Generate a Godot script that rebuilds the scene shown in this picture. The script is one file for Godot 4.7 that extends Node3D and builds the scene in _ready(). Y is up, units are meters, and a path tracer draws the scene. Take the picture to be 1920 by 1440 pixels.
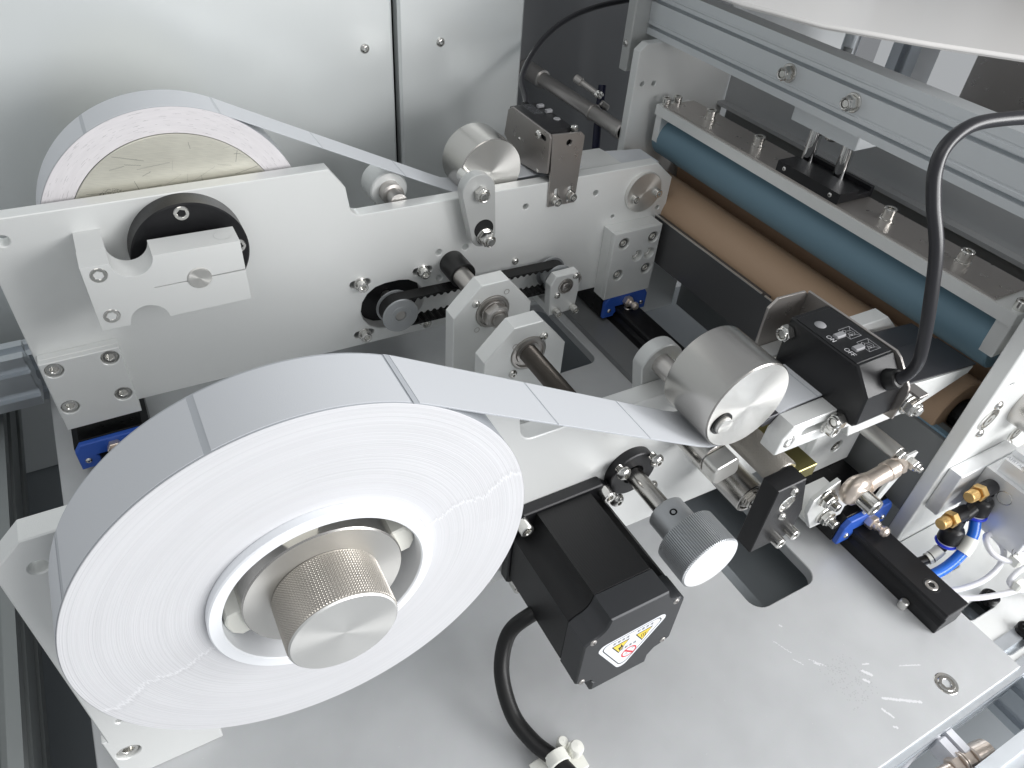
extends Node3D
# A labelling machine's two label units, seen from above. All lengths below are in millimetres; S turns them into metres.
const S := 0.001
var M := {}
var cache := {}
var used := {}
var rng := RandomNumberGenerator.new()


# ---------------------------------------------------------------- mesh building
class Mb:
	var v := PackedVector3Array()
	var n := PackedVector3Array()
	var t := PackedVector2Array()

	func tri(a: Vector3, b: Vector3, c: Vector3, na: Vector3, nb: Vector3, nc: Vector3, ua := Vector2.ZERO, ub := Vector2.ZERO, uc := Vector2.ZERO) -> void:
		var g := (b - a).cross(c - a)
		if g.length_squared() < 1e-14:
			return
		if g.dot(na + nb + nc) > 0.0:   # front faces run clockwise
			v.append_array([a, c, b]); n.append_array([na, nc, nb]); t.append_array([ua, uc, ub])
		else:
			v.append_array([a, b, c]); n.append_array([na, nb, nc]); t.append_array([ua, ub, uc])

	func quad(a: Vector3, b: Vector3, c: Vector3, d: Vector3, na: Vector3, nb: Vector3, nc: Vector3, nd: Vector3, ua := Vector2.ZERO, ub := Vector2.ZERO, uc := Vector2.ZERO, ud := Vector2.ZERO) -> void:
		tri(a, b, c, na, nb, nc, ua, ub, uc)
		tri(a, c, d, na, nc, nd, ua, uc, ud)

	func flat(a: Vector3, b: Vector3, c: Vector3, d: Vector3, nn: Vector3) -> void:
		quad(a, b, c, d, nn, nn, nn, nn, Vector2(a.x, a.y) * 0.01, Vector2(b.x, b.y) * 0.01, Vector2(c.x, c.y) * 0.01, Vector2(d.x, d.y) * 0.01)

	func mesh() -> ArrayMesh:
		var p := PackedVector3Array()
		p.resize(v.size())
		for i in v.size():
			p[i] = v[i] * 0.001
		var a := []
		a.resize(Mesh.ARRAY_MAX)
		a[Mesh.ARRAY_VERTEX] = p
		a[Mesh.ARRAY_NORMAL] = n
		a[Mesh.ARRAY_TEX_UV] = t
		var m := ArrayMesh.new()
		m.add_surface_from_arrays(Mesh.PRIMITIVE_TRIANGLES, a)
		return m


static func area2(p: PackedVector2Array) -> float:
	var s := 0.0
	for i in p.size():
		s += p[i].cross(p[(i + 1) % p.size()])
	return s


static func turned(p: PackedVector2Array, ccw: bool) -> PackedVector2Array:
	var q := p.duplicate()
	if (area2(q) > 0.0) != ccw:
		q.reverse()
	return q


static func tidy(p: PackedVector2Array) -> PackedVector2Array:
	var q := PackedVector2Array()
	for i in p.size():
		if p[i].distance_to(p[(i + 1) % p.size()]) > 0.015:
			q.append(p[i])
	return q


# every vertex moved d to the left of the way round (inwards on a counter-clockwise outline)
static func inset(p: PackedVector2Array, d: float) -> PackedVector2Array:
	var q := PackedVector2Array()
	var k := p.size()
	for i in k:
		var e0 := (p[i] - p[(i + k - 1) % k]).normalized()
		var e1 := (p[(i + 1) % k] - p[i]).normalized()
		var n0 := Vector2(-e0.y, e0.x)
		var n1 := Vector2(-e1.y, e1.x)
		var m := n0 + n1
		q.append(p[i] + m * (d / maxf(0.35, 1.0 + n0.dot(n1))))
	return q


static func faces_in(pts: PackedVector2Array, i: int, o: Vector2) -> bool:
	var k := pts.size()
	var p := pts[i]
	var pr := pts[(i + k - 1) % k] - p
	var nx := pts[(i + 1) % k] - p
	var d := o - p
	if nx.cross(pr) >= 0.0:
		return nx.cross(d) >= 0.0 and d.cross(pr) >= 0.0
	return not (pr.cross(d) > 0.0 and d.cross(nx) > 0.0)


static func cut(outer: PackedVector2Array, holes: Array) -> Array:
	# joins the holes to the outline by bridges, then clips ears; gives [points, indices]
	var pts := outer.duplicate()
	var hs := holes.duplicate()
	hs.sort_custom(func(a, b): return right_of(a) > right_of(b))
	for h in hs:
		var hi := 0
		for i in h.size():
			if h[i].x > h[hi].x:
				hi = i
		var o: Vector2 = h[hi]
		# the nearest vertex that the hole's rightmost point can see
		var order := []
		for i in pts.size():
			order.append([o.distance_squared_to(pts[i]), i])
		order.sort()
		var at := -1
		for e in order:
			var i: int = e[1]
			if pts[i] == o or not faces_in(pts, i, o):
				continue
			var clear := true
			for j in pts.size():
				var a := pts[j]
				var b := pts[(j + 1) % pts.size()]
				if a == pts[i] or b == pts[i]:
					continue
				if Geometry2D.segment_intersects_segment(o, pts[i], a, b) != null:
					clear = false
					break
			if clear:
				for h2 in holes:
					for j in h2.size():
						var a2: Vector2 = h2[j]
						var b2: Vector2 = h2[(j + 1) % h2.size()]
						if a2 == o or b2 == o or a2 == pts[i] or b2 == pts[i]:
							continue
						if Geometry2D.segment_intersects_segment(o, pts[i], a2, b2) != null:
							clear = false
							break
					if not clear:
						break
			if clear:
				at = i
				break
		if at < 0:
			continue
		var joined := PackedVector2Array()
		for i in range(0, at + 1):
			joined.append(pts[i])
		for i in h.size() + 1:
			joined.append(h[(hi + i) % h.size()])
		for i in range(at, pts.size()):
			joined.append(pts[i])
		pts = joined
	var ix := PackedInt32Array()
	var left: Array = range(pts.size())
	var i := 0
	var misses := 0
	var slack := 0
	while left.size() > 3:
		var k := left.size()
		if misses > k:
			slack += 1
			misses = 0
			if slack > 2:
				break
		i = i % k
		var a := pts[left[(i + k - 1) % k]]
		var b := pts[left[i]]
		var c := pts[left[(i + 1) % k]]
		var area := (b - a).cross(c - b)
		var ok := area > 1e-9 or (slack > 0 and area > -1e-9)
		if ok and area > 1e-9 and slack < 2:
			for m in k:
				var q := pts[left[m]]
				if q == a or q == b or q == c:
					continue
				if (b - a).cross(q - a) >= 0.0 and (c - b).cross(q - b) >= 0.0 and (a - c).cross(q - c) >= 0.0:
					var qp := pts[left[(m + k - 1) % k]]
					var qn := pts[left[(m + 1) % k]]
					if (q - qp).cross(qn - q) <= 0.0:
						ok = false
						break
		if ok:
			if area > 1e-9:
				ix.append_array([left[(i + k - 1) % k], left[i], left[(i + 1) % k]])
			left.remove_at(i)
			misses = 0
			i = maxi(0, i - 1)
		else:
			i += 1
			misses += 1
	if left.size() == 3:
		ix.append_array([left[0], left[1], left[2]])
	if slack > 2:
		print("cut: left over ", left.size(), " of ", pts.size(), " at ", pts[0], " ", pts[int(pts.size() / 2.0)])
	return [pts, ix]


static func right_of(h: PackedVector2Array) -> float:
	var x := -INF
	for q in h:
		x = maxf(x, q.x)
	return x


# an outline with holes pulled from w0 to w1 along local z, its edges chamfered
func prism(mb: Mb, outline: PackedVector2Array, w0: float, w1: float, bev := 0.4, holes: Array = [], T := Transform3D()) -> void:
	var outer := turned(tidy(outline), true)
	var hs := []
	for h in holes:
		hs.append(turned(tidy(h), false))
	var o_in := inset(outer, bev)
	var h_in := []
	for h in hs:
		h_in.append(inset(h, bev))
	var c := cut(o_in, h_in)
	var pts: PackedVector2Array = c[0]
	var ix: PackedInt32Array = c[1]
	var B := T.basis
	var up := B * Vector3(0, 0, 1)
	for k in range(0, ix.size(), 3):
		var p := [pts[ix[k]], pts[ix[k + 1]], pts[ix[k + 2]]]
		for side in 2:
			var w := w1 if side == 0 else w0
			var nn := up if side == 0 else -up
			mb.tri(T * Vector3(p[0].x, p[0].y, w), T * Vector3(p[1].x, p[1].y, w), T * Vector3(p[2].x, p[2].y, w), nn, nn, nn, p[0] * 0.01, p[1] * 0.01, p[2] * 0.01)
	var loops := [[outer, o_in]]
	for k in hs.size():
		loops.append([hs[k], h_in[k]])
	for l in loops:
		var a: PackedVector2Array = l[0]
		var b: PackedVector2Array = l[1]
		var k := a.size()
		for i in k:
			var j := (i + 1) % k
			var e := (a[j] - a[i]).normalized()
			var nf := Vector2(e.y, -e.x)
			var ep := (a[i] - a[(i + k - 1) % k]).normalized()
			var en := (a[(j + 1) % k] - a[j]).normalized()
			var n0 := nf
			var n1 := nf
			if ep.dot(e) > 0.82:
				n0 = (nf + Vector2(ep.y, -ep.x)).normalized()
			if en.dot(e) > 0.82:
				n1 = (nf + Vector2(en.y, -en.x)).normalized()
			var N0 := B * Vector3(n0.x, n0.y, 0)
			var N1 := B * Vector3(n1.x, n1.y, 0)
			var u0 := Vector2(i * 0.07, w0 * 0.01)
			mb.quad(T * Vector3(a[i].x, a[i].y, w0 + bev), T * Vector3(a[j].x, a[j].y, w0 + bev), T * Vector3(a[j].x, a[j].y, w1 - bev), T * Vector3(a[i].x, a[i].y, w1 - bev), N0, N1, N1, N0, u0, u0 + Vector2((a[j] - a[i]).length() * 0.01, 0), u0 + Vector2((a[j] - a[i]).length() * 0.01, (w1 - w0) * 0.01), u0 + Vector2(0, (w1 - w0) * 0.01))
			if bev > 0.0:
				var s := 0.7071
				mb.quad(T * Vector3(a[i].x, a[i].y, w1 - bev), T * Vector3(a[j].x, a[j].y, w1 - bev), T * Vector3(b[j].x, b[j].y, w1), T * Vector3(b[i].x, b[i].y, w1), (N0 + up) * s, (N1 + up) * s, (N1 + up) * s, (N0 + up) * s)
				mb.quad(T * Vector3(a[i].x, a[i].y, w0 + bev), T * Vector3(a[j].x, a[j].y, w0 + bev), T * Vector3(b[j].x, b[j].y, w0), T * Vector3(b[i].x, b[i].y, w0), (N0 - up) * s, (N1 - up) * s, (N1 - up) * s, (N0 - up) * s)


func box(mb: Mb, x0: float, x1: float, y0: float, y1: float, z0: float, z1: float, bev := 0.4, T := Transform3D()) -> void:
	prism(mb, rect(x0, x1, y0, y1), z0, z1, minf(bev, 0.45 * minf(absf(x1 - x0), minf(absf(y1 - y0), absf(z1 - z0)))), [], T)


# profile of (radius, height) turned round local z
func lathe(mb: Mb, prof: Array, seg := 48, T := Transform3D(), vs := 0.01) -> void:
	var B := T.basis
	var fn := []
	for i in prof.size() - 1:
		var d: Vector2 = (prof[i + 1] - prof[i])
		fn.append(Vector2(d.y, -d.x).normalized())
	var run := 0.0
	for i in prof.size() - 1:
		var p0: Vector2 = prof[i]
		var p1: Vector2 = prof[i + 1]
		var len := (p1 - p0).length()
		if len < 1e-6:
			continue
		var n0: Vector2 = fn[i]
		var n1: Vector2 = fn[i]
		if i > 0 and fn[i - 1].dot(fn[i]) > 0.85:
			n0 = (fn[i - 1] + fn[i]).normalized()
		if i < fn.size() - 1 and fn[i + 1].dot(fn[i]) > 0.85:
			n1 = (fn[i + 1] + fn[i]).normalized()
		for k in seg:
			var a0 := TAU * k / seg
			var a1 := TAU * (k + 1) / seg
			var c0 := Vector2(cos(a0), sin(a0))
			var c1 := Vector2(cos(a1), sin(a1))
			mb.quad(T * Vector3(c0.x * p0.x, c0.y * p0.x, p0.y), T * Vector3(c1.x * p0.x, c1.y * p0.x, p0.y), T * Vector3(c1.x * p1.x, c1.y * p1.x, p1.y), T * Vector3(c0.x * p1.x, c0.y * p1.x, p1.y),
				B * Vector3(c0.x * n0.x, c0.y * n0.x, n0.y), B * Vector3(c1.x * n0.x, c1.y * n0.x, n0.y), B * Vector3(c1.x * n1.x, c1.y * n1.x, n1.y), B * Vector3(c0.x * n1.x, c0.y * n1.x, n1.y),
				Vector2(float(k) / seg, run * vs), Vector2(float(k + 1) / seg, run * vs), Vector2(float(k + 1) / seg, (run + len) * vs), Vector2(float(k) / seg, (run + len) * vs))
		run += len


func rod(mb: Mb, r: float, h0: float, h1: float, bev := 0.4, seg := 40, T := Transform3D()) -> void:
	lathe(mb, [Vector2(0.02, h0), Vector2(r - bev, h0), Vector2(r, h0 + bev), Vector2(r, h1 - bev), Vector2(r - bev, h1), Vector2(0.02, h1)], seg, T)


# a round tube along a smooth curve through the given points
func hose(mb: Mb, pts: Array, r: float, seg := 14, steps := 7) -> void:
	var path := []
	for i in pts.size() - 1:
		var p0: Vector3 = pts[maxi(0, i - 1)]
		var p1: Vector3 = pts[i]
		var p2: Vector3 = pts[i + 1]
		var p3: Vector3 = pts[mini(pts.size() - 1, i + 2)]
		for k in steps:
			path.append(p1.cubic_interpolate(p2, p0, p3, float(k) / steps))
	path.append(pts[-1])
	var side := Vector3(0.3, 0.5, 0.8)
	var rings := []
	for i in path.size():
		var d: Vector3 = (path[mini(i + 1, path.size() - 1)] - path[maxi(i - 1, 0)]).normalized()
		side = (side - d * side.dot(d)).normalized()
		var o := d.cross(side)
		var ring := []
		for k in seg + 1:
			ring.append(side * cos(TAU * k / seg) + o * sin(TAU * k / seg))
		rings.append(ring)
	for i in path.size() - 1:
		for k in seg:
			mb.quad(path[i] + rings[i][k] * r, path[i] + rings[i][k + 1] * r, path[i + 1] + rings[i + 1][k + 1] * r, path[i + 1] + rings[i + 1][k] * r, rings[i][k], rings[i][k + 1], rings[i + 1][k + 1], rings[i + 1][k], Vector2(k / float(seg), i * 0.1), Vector2((k + 1) / float(seg), i * 0.1), Vector2((k + 1) / float(seg), i * 0.1 + 0.1), Vector2(k / float(seg), i * 0.1 + 0.1))
	for e in [0, path.size() - 1]:
		var d2: Vector3 = (path[1] - path[0]).normalized() * -1.0 if e == 0 else (path[-1] - path[-2]).normalized()
		for k in seg:
			mb.tri(path[e], path[e] + rings[e][k] * r, path[e] + rings[e][k + 1] * r, d2, d2, d2)


# a thin strip that follows a path in the xy plane, as wide as z0..z1
func strip(mb: Mb, path: PackedVector2Array, z0: float, z1: float, thick: float) -> void:
	var run := 0.0
	for i in path.size() - 1:
		var a := path[i]
		var b := path[i + 1]
		var d0 := (path[i + 1] - path[maxi(0, i - 1)]).normalized()
		var d1 := (path[mini(i + 2, path.size() - 1)] - path[i]).normalized()
		var n0 := Vector2(-d0.y, d0.x)
		var n1 := Vector2(-d1.y, d1.x)
		var A := a + n0 * thick
		var C := b + n1 * thick
		var L := (b - a).length()
		var N0 := Vector3(n0.x, n0.y, 0)
		var N1 := Vector3(n1.x, n1.y, 0)
		mb.quad(Vector3(A.x, A.y, z0), Vector3(C.x, C.y, z0), Vector3(C.x, C.y, z1), Vector3(A.x, A.y, z1), N0, N1, N1, N0, Vector2(run, z0) * 0.01, Vector2(run + L, z0) * 0.01, Vector2(run + L, z1) * 0.01, Vector2(run, z1) * 0.01)
		mb.quad(Vector3(a.x, a.y, z0), Vector3(b.x, b.y, z0), Vector3(b.x, b.y, z1), Vector3(a.x, a.y, z1), -N0, -N1, -N1, -N0)
		mb.flat(Vector3(a.x, a.y, z1), Vector3(b.x, b.y, z1), Vector3(C.x, C.y, z1), Vector3(A.x, A.y, z1), Vector3(0, 0, 1))
		mb.flat(Vector3(a.x, a.y, z0), Vector3(b.x, b.y, z0), Vector3(C.x, C.y, z0), Vector3(A.x, A.y, z0), Vector3(0, 0, -1))
		if i == 0:
			mb.flat(Vector3(a.x, a.y, z0), Vector3(a.x, a.y, z1), Vector3(A.x, A.y, z1), Vector3(A.x, A.y, z0), Vector3(-d0.x, -d0.y, 0))
		if i == path.size() - 2:
			mb.flat(Vector3(b.x, b.y, z0), Vector3(b.x, b.y, z1), Vector3(C.x, C.y, z1), Vector3(C.x, C.y, z0), Vector3(d1.x, d1.y, 0))
		run += L


# outlines
static func P(a: Array) -> PackedVector2Array:
	var p := PackedVector2Array()
	for i in range(0, a.size(), 2):
		p.append(Vector2(a[i], a[i + 1]))
	return p


static func circle(x: float, y: float, r: float, k := 16) -> PackedVector2Array:
	var p := PackedVector2Array()
	for i in k:
		p.append(Vector2(x + r * cos(TAU * i / k + 0.1), y + r * sin(TAU * i / k + 0.1)))
	return p


static func rect(x0: float, x1: float, y0: float, y1: float) -> PackedVector2Array:
	return PackedVector2Array([Vector2(x0, y0), Vector2(x1, y0), Vector2(x1, y1), Vector2(x0, y1)])


static func round_rect(x0: float, x1: float, y0: float, y1: float, r: float, k := 6) -> PackedVector2Array:
	var p := PackedVector2Array()
	var cs := [Vector2(x1 - r, y0 + r), Vector2(x1 - r, y1 - r), Vector2(x0 + r, y1 - r), Vector2(x0 + r, y0 + r)]
	for q in 4:
		for i in k + 1:
			var a := -PI / 2 + q * PI / 2 + PI / 2 * i / k
			p.append(cs[q] + Vector2(cos(a), sin(a)) * r)
	return p


static func arc(c: Vector2, r: float, a0: float, a1: float, k: int) -> PackedVector2Array:
	var p := PackedVector2Array()
	for i in k + 1:
		var a := deg_to_rad(lerpf(a0, a1, float(i) / k))
		p.append(c + Vector2(cos(a), sin(a)) * r)
	return p


# local z along d, at p
static func along(p: Vector3, d: Vector3, spin := 0.0) -> Transform3D:
	var z := d.normalized()
	var h := Vector3(0, 1, 0) if absf(z.y) < 0.9 else Vector3(1, 0, 0)
	var x := h.cross(z).normalized()
	var y := z.cross(x)
	return Transform3D(Basis(x, y, z), p) * Transform3D(Basis(Vector3(0, 0, 1), spin), Vector3.ZERO)


# ---------------------------------------------------------------- naming and placing
func numbered(called: String) -> String:
	if not used.has(called):
		used[called] = 0
		return called
	used[called] += 1
	return "%s_%03d" % [called, used[called]]


func thing(called: String, label: String, category: String, at: Vector3, group := "") -> Node3D:
	var o := Node3D.new()
	o.name = numbered(called)
	add_child(o, true)
	o.position = at * S
	o.set_meta("label", label)
	o.set_meta("category", category)
	if group:
		o.set_meta("group", group)
	return o


func place_mesh(parent: Node3D, called: String, m: Mesh, mat: Material, T := Transform3D(), label := "") -> MeshInstance3D:
	var o := MeshInstance3D.new()
	o.mesh = m
	o.material_override = mat
	o.name = called
	parent.add_child(o, true)
	o.global_transform = Transform3D(T.basis, T.origin * S)
	if label:
		o.set_meta("label", label)
	return o


func part(parent: Node3D, called: String, mb: Mb, mat: Material, label := "") -> MeshInstance3D:
	return place_mesh(parent, called, mb.mesh(), mat, Transform3D(), label)


func structure(called: String, mb: Mb, mat: Material, label: String) -> MeshInstance3D:
	var o := place_mesh(self, numbered(called), mb.mesh(), mat, Transform3D(), label)
	o.set_meta("kind", "structure")
	return o


# a screw with a hexagon socket, standing on local z = 0
func screw_mesh(kind: String, r: float, h: float) -> ArrayMesh:
	var key := "%s %.2f %.2f" % [kind, r, h]
	if cache.has(key):
		return cache[key]
	var mb := Mb.new()
	var hexr := r * (0.56 if kind != "button" else 0.48)
	var top := h
	var rim := r * 0.9
	var prof := []
	if kind == "cap":
		var b := r * 0.12
		prof = [Vector2(r * 0.93, -0.3), Vector2(r, 0), Vector2(r, h - b), Vector2(r - b, h)]
		rim = r - b
	elif kind == "button":
		prof = [Vector2(r, -0.3)]
		for i in 7:
			var a := PI / 2 * 0.78 * i / 6.0
			prof.append(Vector2(r * cos(a), h * sin(a)))
		rim = prof[-1].x
		top = prof[-1].y
	else:   # sunk: a head in a counterbore; the dark ring round it is the bore's wall
		var b2 := r * 0.1
		prof = [Vector2(r, -1.5), Vector2(r, h - b2), Vector2(r - b2, h)]
		rim = r - b2
	lathe(mb, prof, 24, Transform3D())
	var up := Vector3(0, 0, 1)
	var depth := minf(h * 0.8 + 0.3, r * 0.75)
	for k in 24:
		var a0 := TAU * k / 24.0
		var a1 := TAU * (k + 1) / 24.0
		var c0 := Vector3(cos(a0), sin(a0), 0)
		var c1 := Vector3(cos(a1), sin(a1), 0)
		var h0 := c0 * (hexr * 0.866 / cos(fposmod(a0, PI / 3) - PI / 6))
		var h1 := c1 * (hexr * 0.866 / cos(fposmod(a1 - 1e-5, PI / 3) - PI / 6))
		var z := Vector3(0, 0, top)
		mb.flat(c0 * rim + z, c1 * rim + z, h1 * 1.12 + z, h0 * 1.12 + z, up)
		mb.flat(h0 * 1.12 + z, h1 * 1.12 + z, h1 + z - up * r * 0.08, h0 + z - up * r * 0.08, (up - (c0 + c1) * 0.5).normalized())
		var d := z - up * depth
		mb.flat(h0 + z - up * r * 0.08, h1 + z - up * r * 0.08, h1 + d, h0 + d, -(h0 + h1).normalized())
		mb.tri(d, h0 + d, h1 + d, up, up, up)
	cache[key] = mb.mesh()
	return cache[key]


func screw(parent: Node3D, p: Vector3, d: Vector3, kind := "cap", r := 4.0, h := 4.0, mat: Material = null, label := "") -> void:
	place_mesh(parent, "screw", screw_mesh(kind, r, h), mat if mat else M.steel, along(p, d, rng.randf() * TAU), label)


# a hexagon nut with washer, bolt end and nylon ring
func nut_mesh(r: float, h: float, washer: float, tip: float) -> ArrayMesh:
	var key := "nut %.2f %.2f %.2f %.2f" % [r, h, washer, tip]
	if cache.has(key):
		return cache[key]
	var mb := Mb.new()
	var z0 := 0.0
	if washer > 0.0:
		lathe(mb, [Vector2(washer, 0), Vector2(washer, 1.0), Vector2(washer - 0.3, 1.3), Vector2(r * 0.7, 1.3)], 28)
		z0 = 1.3
	var hex := PackedVector2Array()
	for i in 6:
		hex.append(Vector2(cos(TAU * i / 6.0), sin(TAU * i / 6.0)) * r)
	prism(mb, hex, z0, z0 + h, r * 0.1)
	lathe(mb, [Vector2(r * 0.84, z0 + h - 0.2), Vector2(r * 0.8, z0 + h + h * 0.22), Vector2(r * 0.7, z0 + h + h * 0.3), Vector2(r * 0.56, z0 + h + h * 0.22)], 24)
	lathe(mb, [Vector2(r * 0.56, z0), Vector2(r * 0.56, z0 + h + tip - 0.5), Vector2(r * 0.45, z0 + h + tip), Vector2(0.02, z0 + h + tip)], 20)
	cache[key] = mb.mesh()
	return cache[key]


func nut(parent: Node3D, p: Vector3, d: Vector3, r := 5.0, h := 4.0, washer := 0.0, tip := 1.0, mat: Material = null) -> void:
	place_mesh(parent, "nut", nut_mesh(r, h, washer, tip), mat if mat else M.steel, along(p, d, rng.randf() * TAU))


func text(parent: Node3D, called: String, s: String, size: float, T: Transform3D, mat: Material) -> void:
	var m := TextMesh.new()
	var f := SystemFont.new()
	f.font_names = PackedStringArray(["Droid Sans"])
	m.font = f
	m.text = s
	m.font_size = 32
	m.pixel_size = size * S / 24.0
	m.depth = 0.0001
	place_mesh(parent, called, m, mat, T)


# ---------------------------------------------------------------- materials
func picture(w: int, h: int, f: Callable) -> ImageTexture:
	var b := PackedByteArray()
	b.resize(w * h * 3)
	var k := 0
	for y in h:
		for x in w:
			var c: Color = f.call(x, y)
			b[k] = clampi(int(c.r * 255.0), 0, 255)
			b[k + 1] = clampi(int(c.g * 255.0), 0, 255)
			b[k + 2] = clampi(int(c.b * 255.0), 0, 255)
			k += 3
	return ImageTexture.create_from_image(Image.create_from_data(w, h, false, Image.FORMAT_RGB8, b))


func noise(freq: float, sd: int, octaves := 3) -> FastNoiseLite:
	var n := FastNoiseLite.new()
	n.seed = sd
	n.frequency = freq
	n.fractal_octaves = octaves
	return n


func mat(called: String, c: Color, metal: float, rough: float) -> StandardMaterial3D:
	var m := StandardMaterial3D.new()
	m.resource_name = called
	m.albedo_color = c
	m.metallic = metal
	m.roughness = rough
	M[called] = m
	return m


func with_noise(m: StandardMaterial3D, rough_tex: Texture2D, normal_tex: Texture2D, scale: float, strength: float) -> void:
	if rough_tex:
		m.roughness_texture = rough_tex
		m.roughness_texture_channel = BaseMaterial3D.TEXTURE_CHANNEL_RED
	if normal_tex:
		m.normal_enabled = true
		m.normal_texture = normal_tex
		m.normal_scale = strength
	m.uv1_triplanar = true
	m.uv1_scale = Vector3.ONE * scale


func noise_tex(freq: float, sd: int, as_normal: bool, lo := 0.8, hi := 1.0) -> NoiseTexture2D:
	var t := NoiseTexture2D.new()
	t.width = 256
	t.height = 256
	t.seamless = true
	t.noise = noise(freq, sd, 4)
	t.as_normal_map = as_normal
	if as_normal:
		t.bump_strength = 2.0
	else:
		var g := Gradient.new()
		g.set_color(0, Color(lo, lo, lo))
		g.set_color(1, Color(hi, hi, hi))
		t.color_ramp = g
	return t


func make_materials() -> void:
	var grain := noise_tex(0.12, 3, true)
	var smudge := noise_tex(0.012, 5, false, 0.9, 1.0)
	var fine := noise_tex(0.3, 8, true)
	with_noise(mat("alu", Color(0.925, 0.93, 0.925), 0.3, 0.4), smudge, fine, 40.0, 0.25)          # bead-blasted, anodised aluminium
	with_noise(mat("alu_dull", Color(0.78, 0.785, 0.78), 0.5, 0.45), smudge, fine, 40.0, 0.25)
	with_noise(mat("profile", Color(0.84, 0.86, 0.88), 0.75, 0.36), smudge, fine, 30.0, 0.12)
	mat("steel", Color(0.86, 0.855, 0.84), 0.95, 0.18)
	mat("steel_dull", Color(0.76, 0.745, 0.73), 0.85, 0.32)
	mat("chrome", Color(0.88, 0.88, 0.88), 1.0, 0.06)
	with_noise(mat("sheet_steel", Color(0.70, 0.68, 0.665), 0.75, 0.3), smudge, fine, 25.0, 0.15)
	with_noise(mat("dark_sheet", Color(0.36, 0.36, 0.365), 0.4, 0.34), smudge, null, 25.0, 0.15)
	with_noise(mat("black_anod", Color(0.115, 0.115, 0.125), 0.25, 0.4), smudge, grain, 60.0, 0.3)
	with_noise(mat("black_oxide", Color(0.07, 0.07, 0.075), 0.5, 0.3), smudge, grain, 60.0, 0.2)
	with_noise(mat("black_plastic", Color(0.085, 0.085, 0.095), 0.0, 0.36), null, grain, 90.0, 0.25)
	mat("rubber", Color(0.05, 0.05, 0.053), 0.0, 0.42)
	mat("cable", Color(0.16, 0.16, 0.175), 0.0, 0.32)
	mat("belt", Color(0.045, 0.045, 0.047), 0.0, 0.6)
	mat("void", Color(0.05, 0.052, 0.057), 0.0, 0.7)
	mat("pit", Color(0.52, 0.54, 0.555), 0.0, 0.55)
	var ny := mat("nylon", Color(0.88, 0.885, 0.88), 0.0, 0.42)
	ny.roughness = 0.4
	mat("white_plastic", Color(0.93, 0.93, 0.90), 0.0, 0.35)
	mat("white_cable", Color(0.88, 0.88, 0.90), 0.0, 0.4)
	mat("blue_cap", Color(0.20, 0.37, 0.74), 0.0, 0.38)
	mat("blue_ring", Color(0.13, 0.24, 0.85), 0.0, 0.35)
	var bt := mat("blue_tube", Color(0.06, 0.42, 0.86), 0.0, 0.15)
	bt.clearcoat_enabled = true
	bt.clearcoat = 0.6
	mat("brass", Color(0.86, 0.72, 0.48), 0.85, 0.28)
	with_noise(mat("brass_old", Color(0.60, 0.57, 0.38), 0.9, 0.3), smudge, fine, 25.0, 0.2)
	mat("nickel", Color(0.87, 0.82, 0.775), 0.72, 0.3)
	with_noise(mat("blue_rubber", Color(0.43, 0.545, 0.605), 0.0, 0.62), smudge, fine, 60.0, 0.35)
	with_noise(mat("brown_rubber", Color(0.69, 0.58, 0.48), 0.0, 0.55), smudge, fine, 60.0, 0.3)
	mat("print_white", Color(0.85, 0.85, 0.86), 0.0, 0.5)
	mat("print_grey", Color(0.62, 0.63, 0.65), 0.0, 0.5)
	mat("sticker", Color(0.93, 0.94, 0.96), 0.0, 0.3)
	mat("ink", Color(0.08, 0.08, 0.09), 0.0, 0.4)
	mat("yellow", Color(0.96, 0.84, 0.28), 0.0, 0.35)
	mat("red", Color(0.86, 0.15, 0.22), 0.0, 0.35)
	mat("button", Color(0.62, 0.62, 0.63), 0.0, 0.4)
	mat("cover", Color(0.93, 0.92, 0.91), 0.0, 0.4)
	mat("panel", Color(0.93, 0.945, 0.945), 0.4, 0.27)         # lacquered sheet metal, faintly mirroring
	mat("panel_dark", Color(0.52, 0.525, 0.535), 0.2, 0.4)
	mat("panel_grey", Color(0.52, 0.53, 0.535), 0.0, 0.4)

	# turned ends: the tool leaves rings, so the gloss spreads across them
	var rows := []
	for i in 256:
		rows.append(rng.randf())
	var turned_tex := picture(8, 256, func(_x, y): return Color.WHITE * (0.93 + 0.07 * rows[y]))
	for a in [["spun", Color(0.88, 0.875, 0.86), 0.4], ["spun_bright", Color(0.93, 0.93, 0.92), 0.36]]:
		var m := mat(a[0], a[1], 0.8, a[2])
		m.anisotropy_enabled = true
		m.anisotropy = 0.85
		m.roughness_texture = turned_tex
		m.uv1_scale = Vector3(1, 6, 1)

	# the wound edge of the front roll: fine rings, and two ragged lines where the gaps between labels stack up
	var rings := []
	for i in 256:
		rings.append(rng.randf())
	var blot := noise(0.02, 21)
	var bigN := noise(0.05, 23, 2)
	var big := []
	for i in 256:
		big.append(bigN.get_noise_1d(i) + (-1.6 if i in [9, 10, 17, 31, 32, 58] else 0.0))
	var jag := noise(0.09, 22, 4)
	var m2 := mat("roll_edge", Color(1, 1, 1), 0.0, 0.62)
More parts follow.
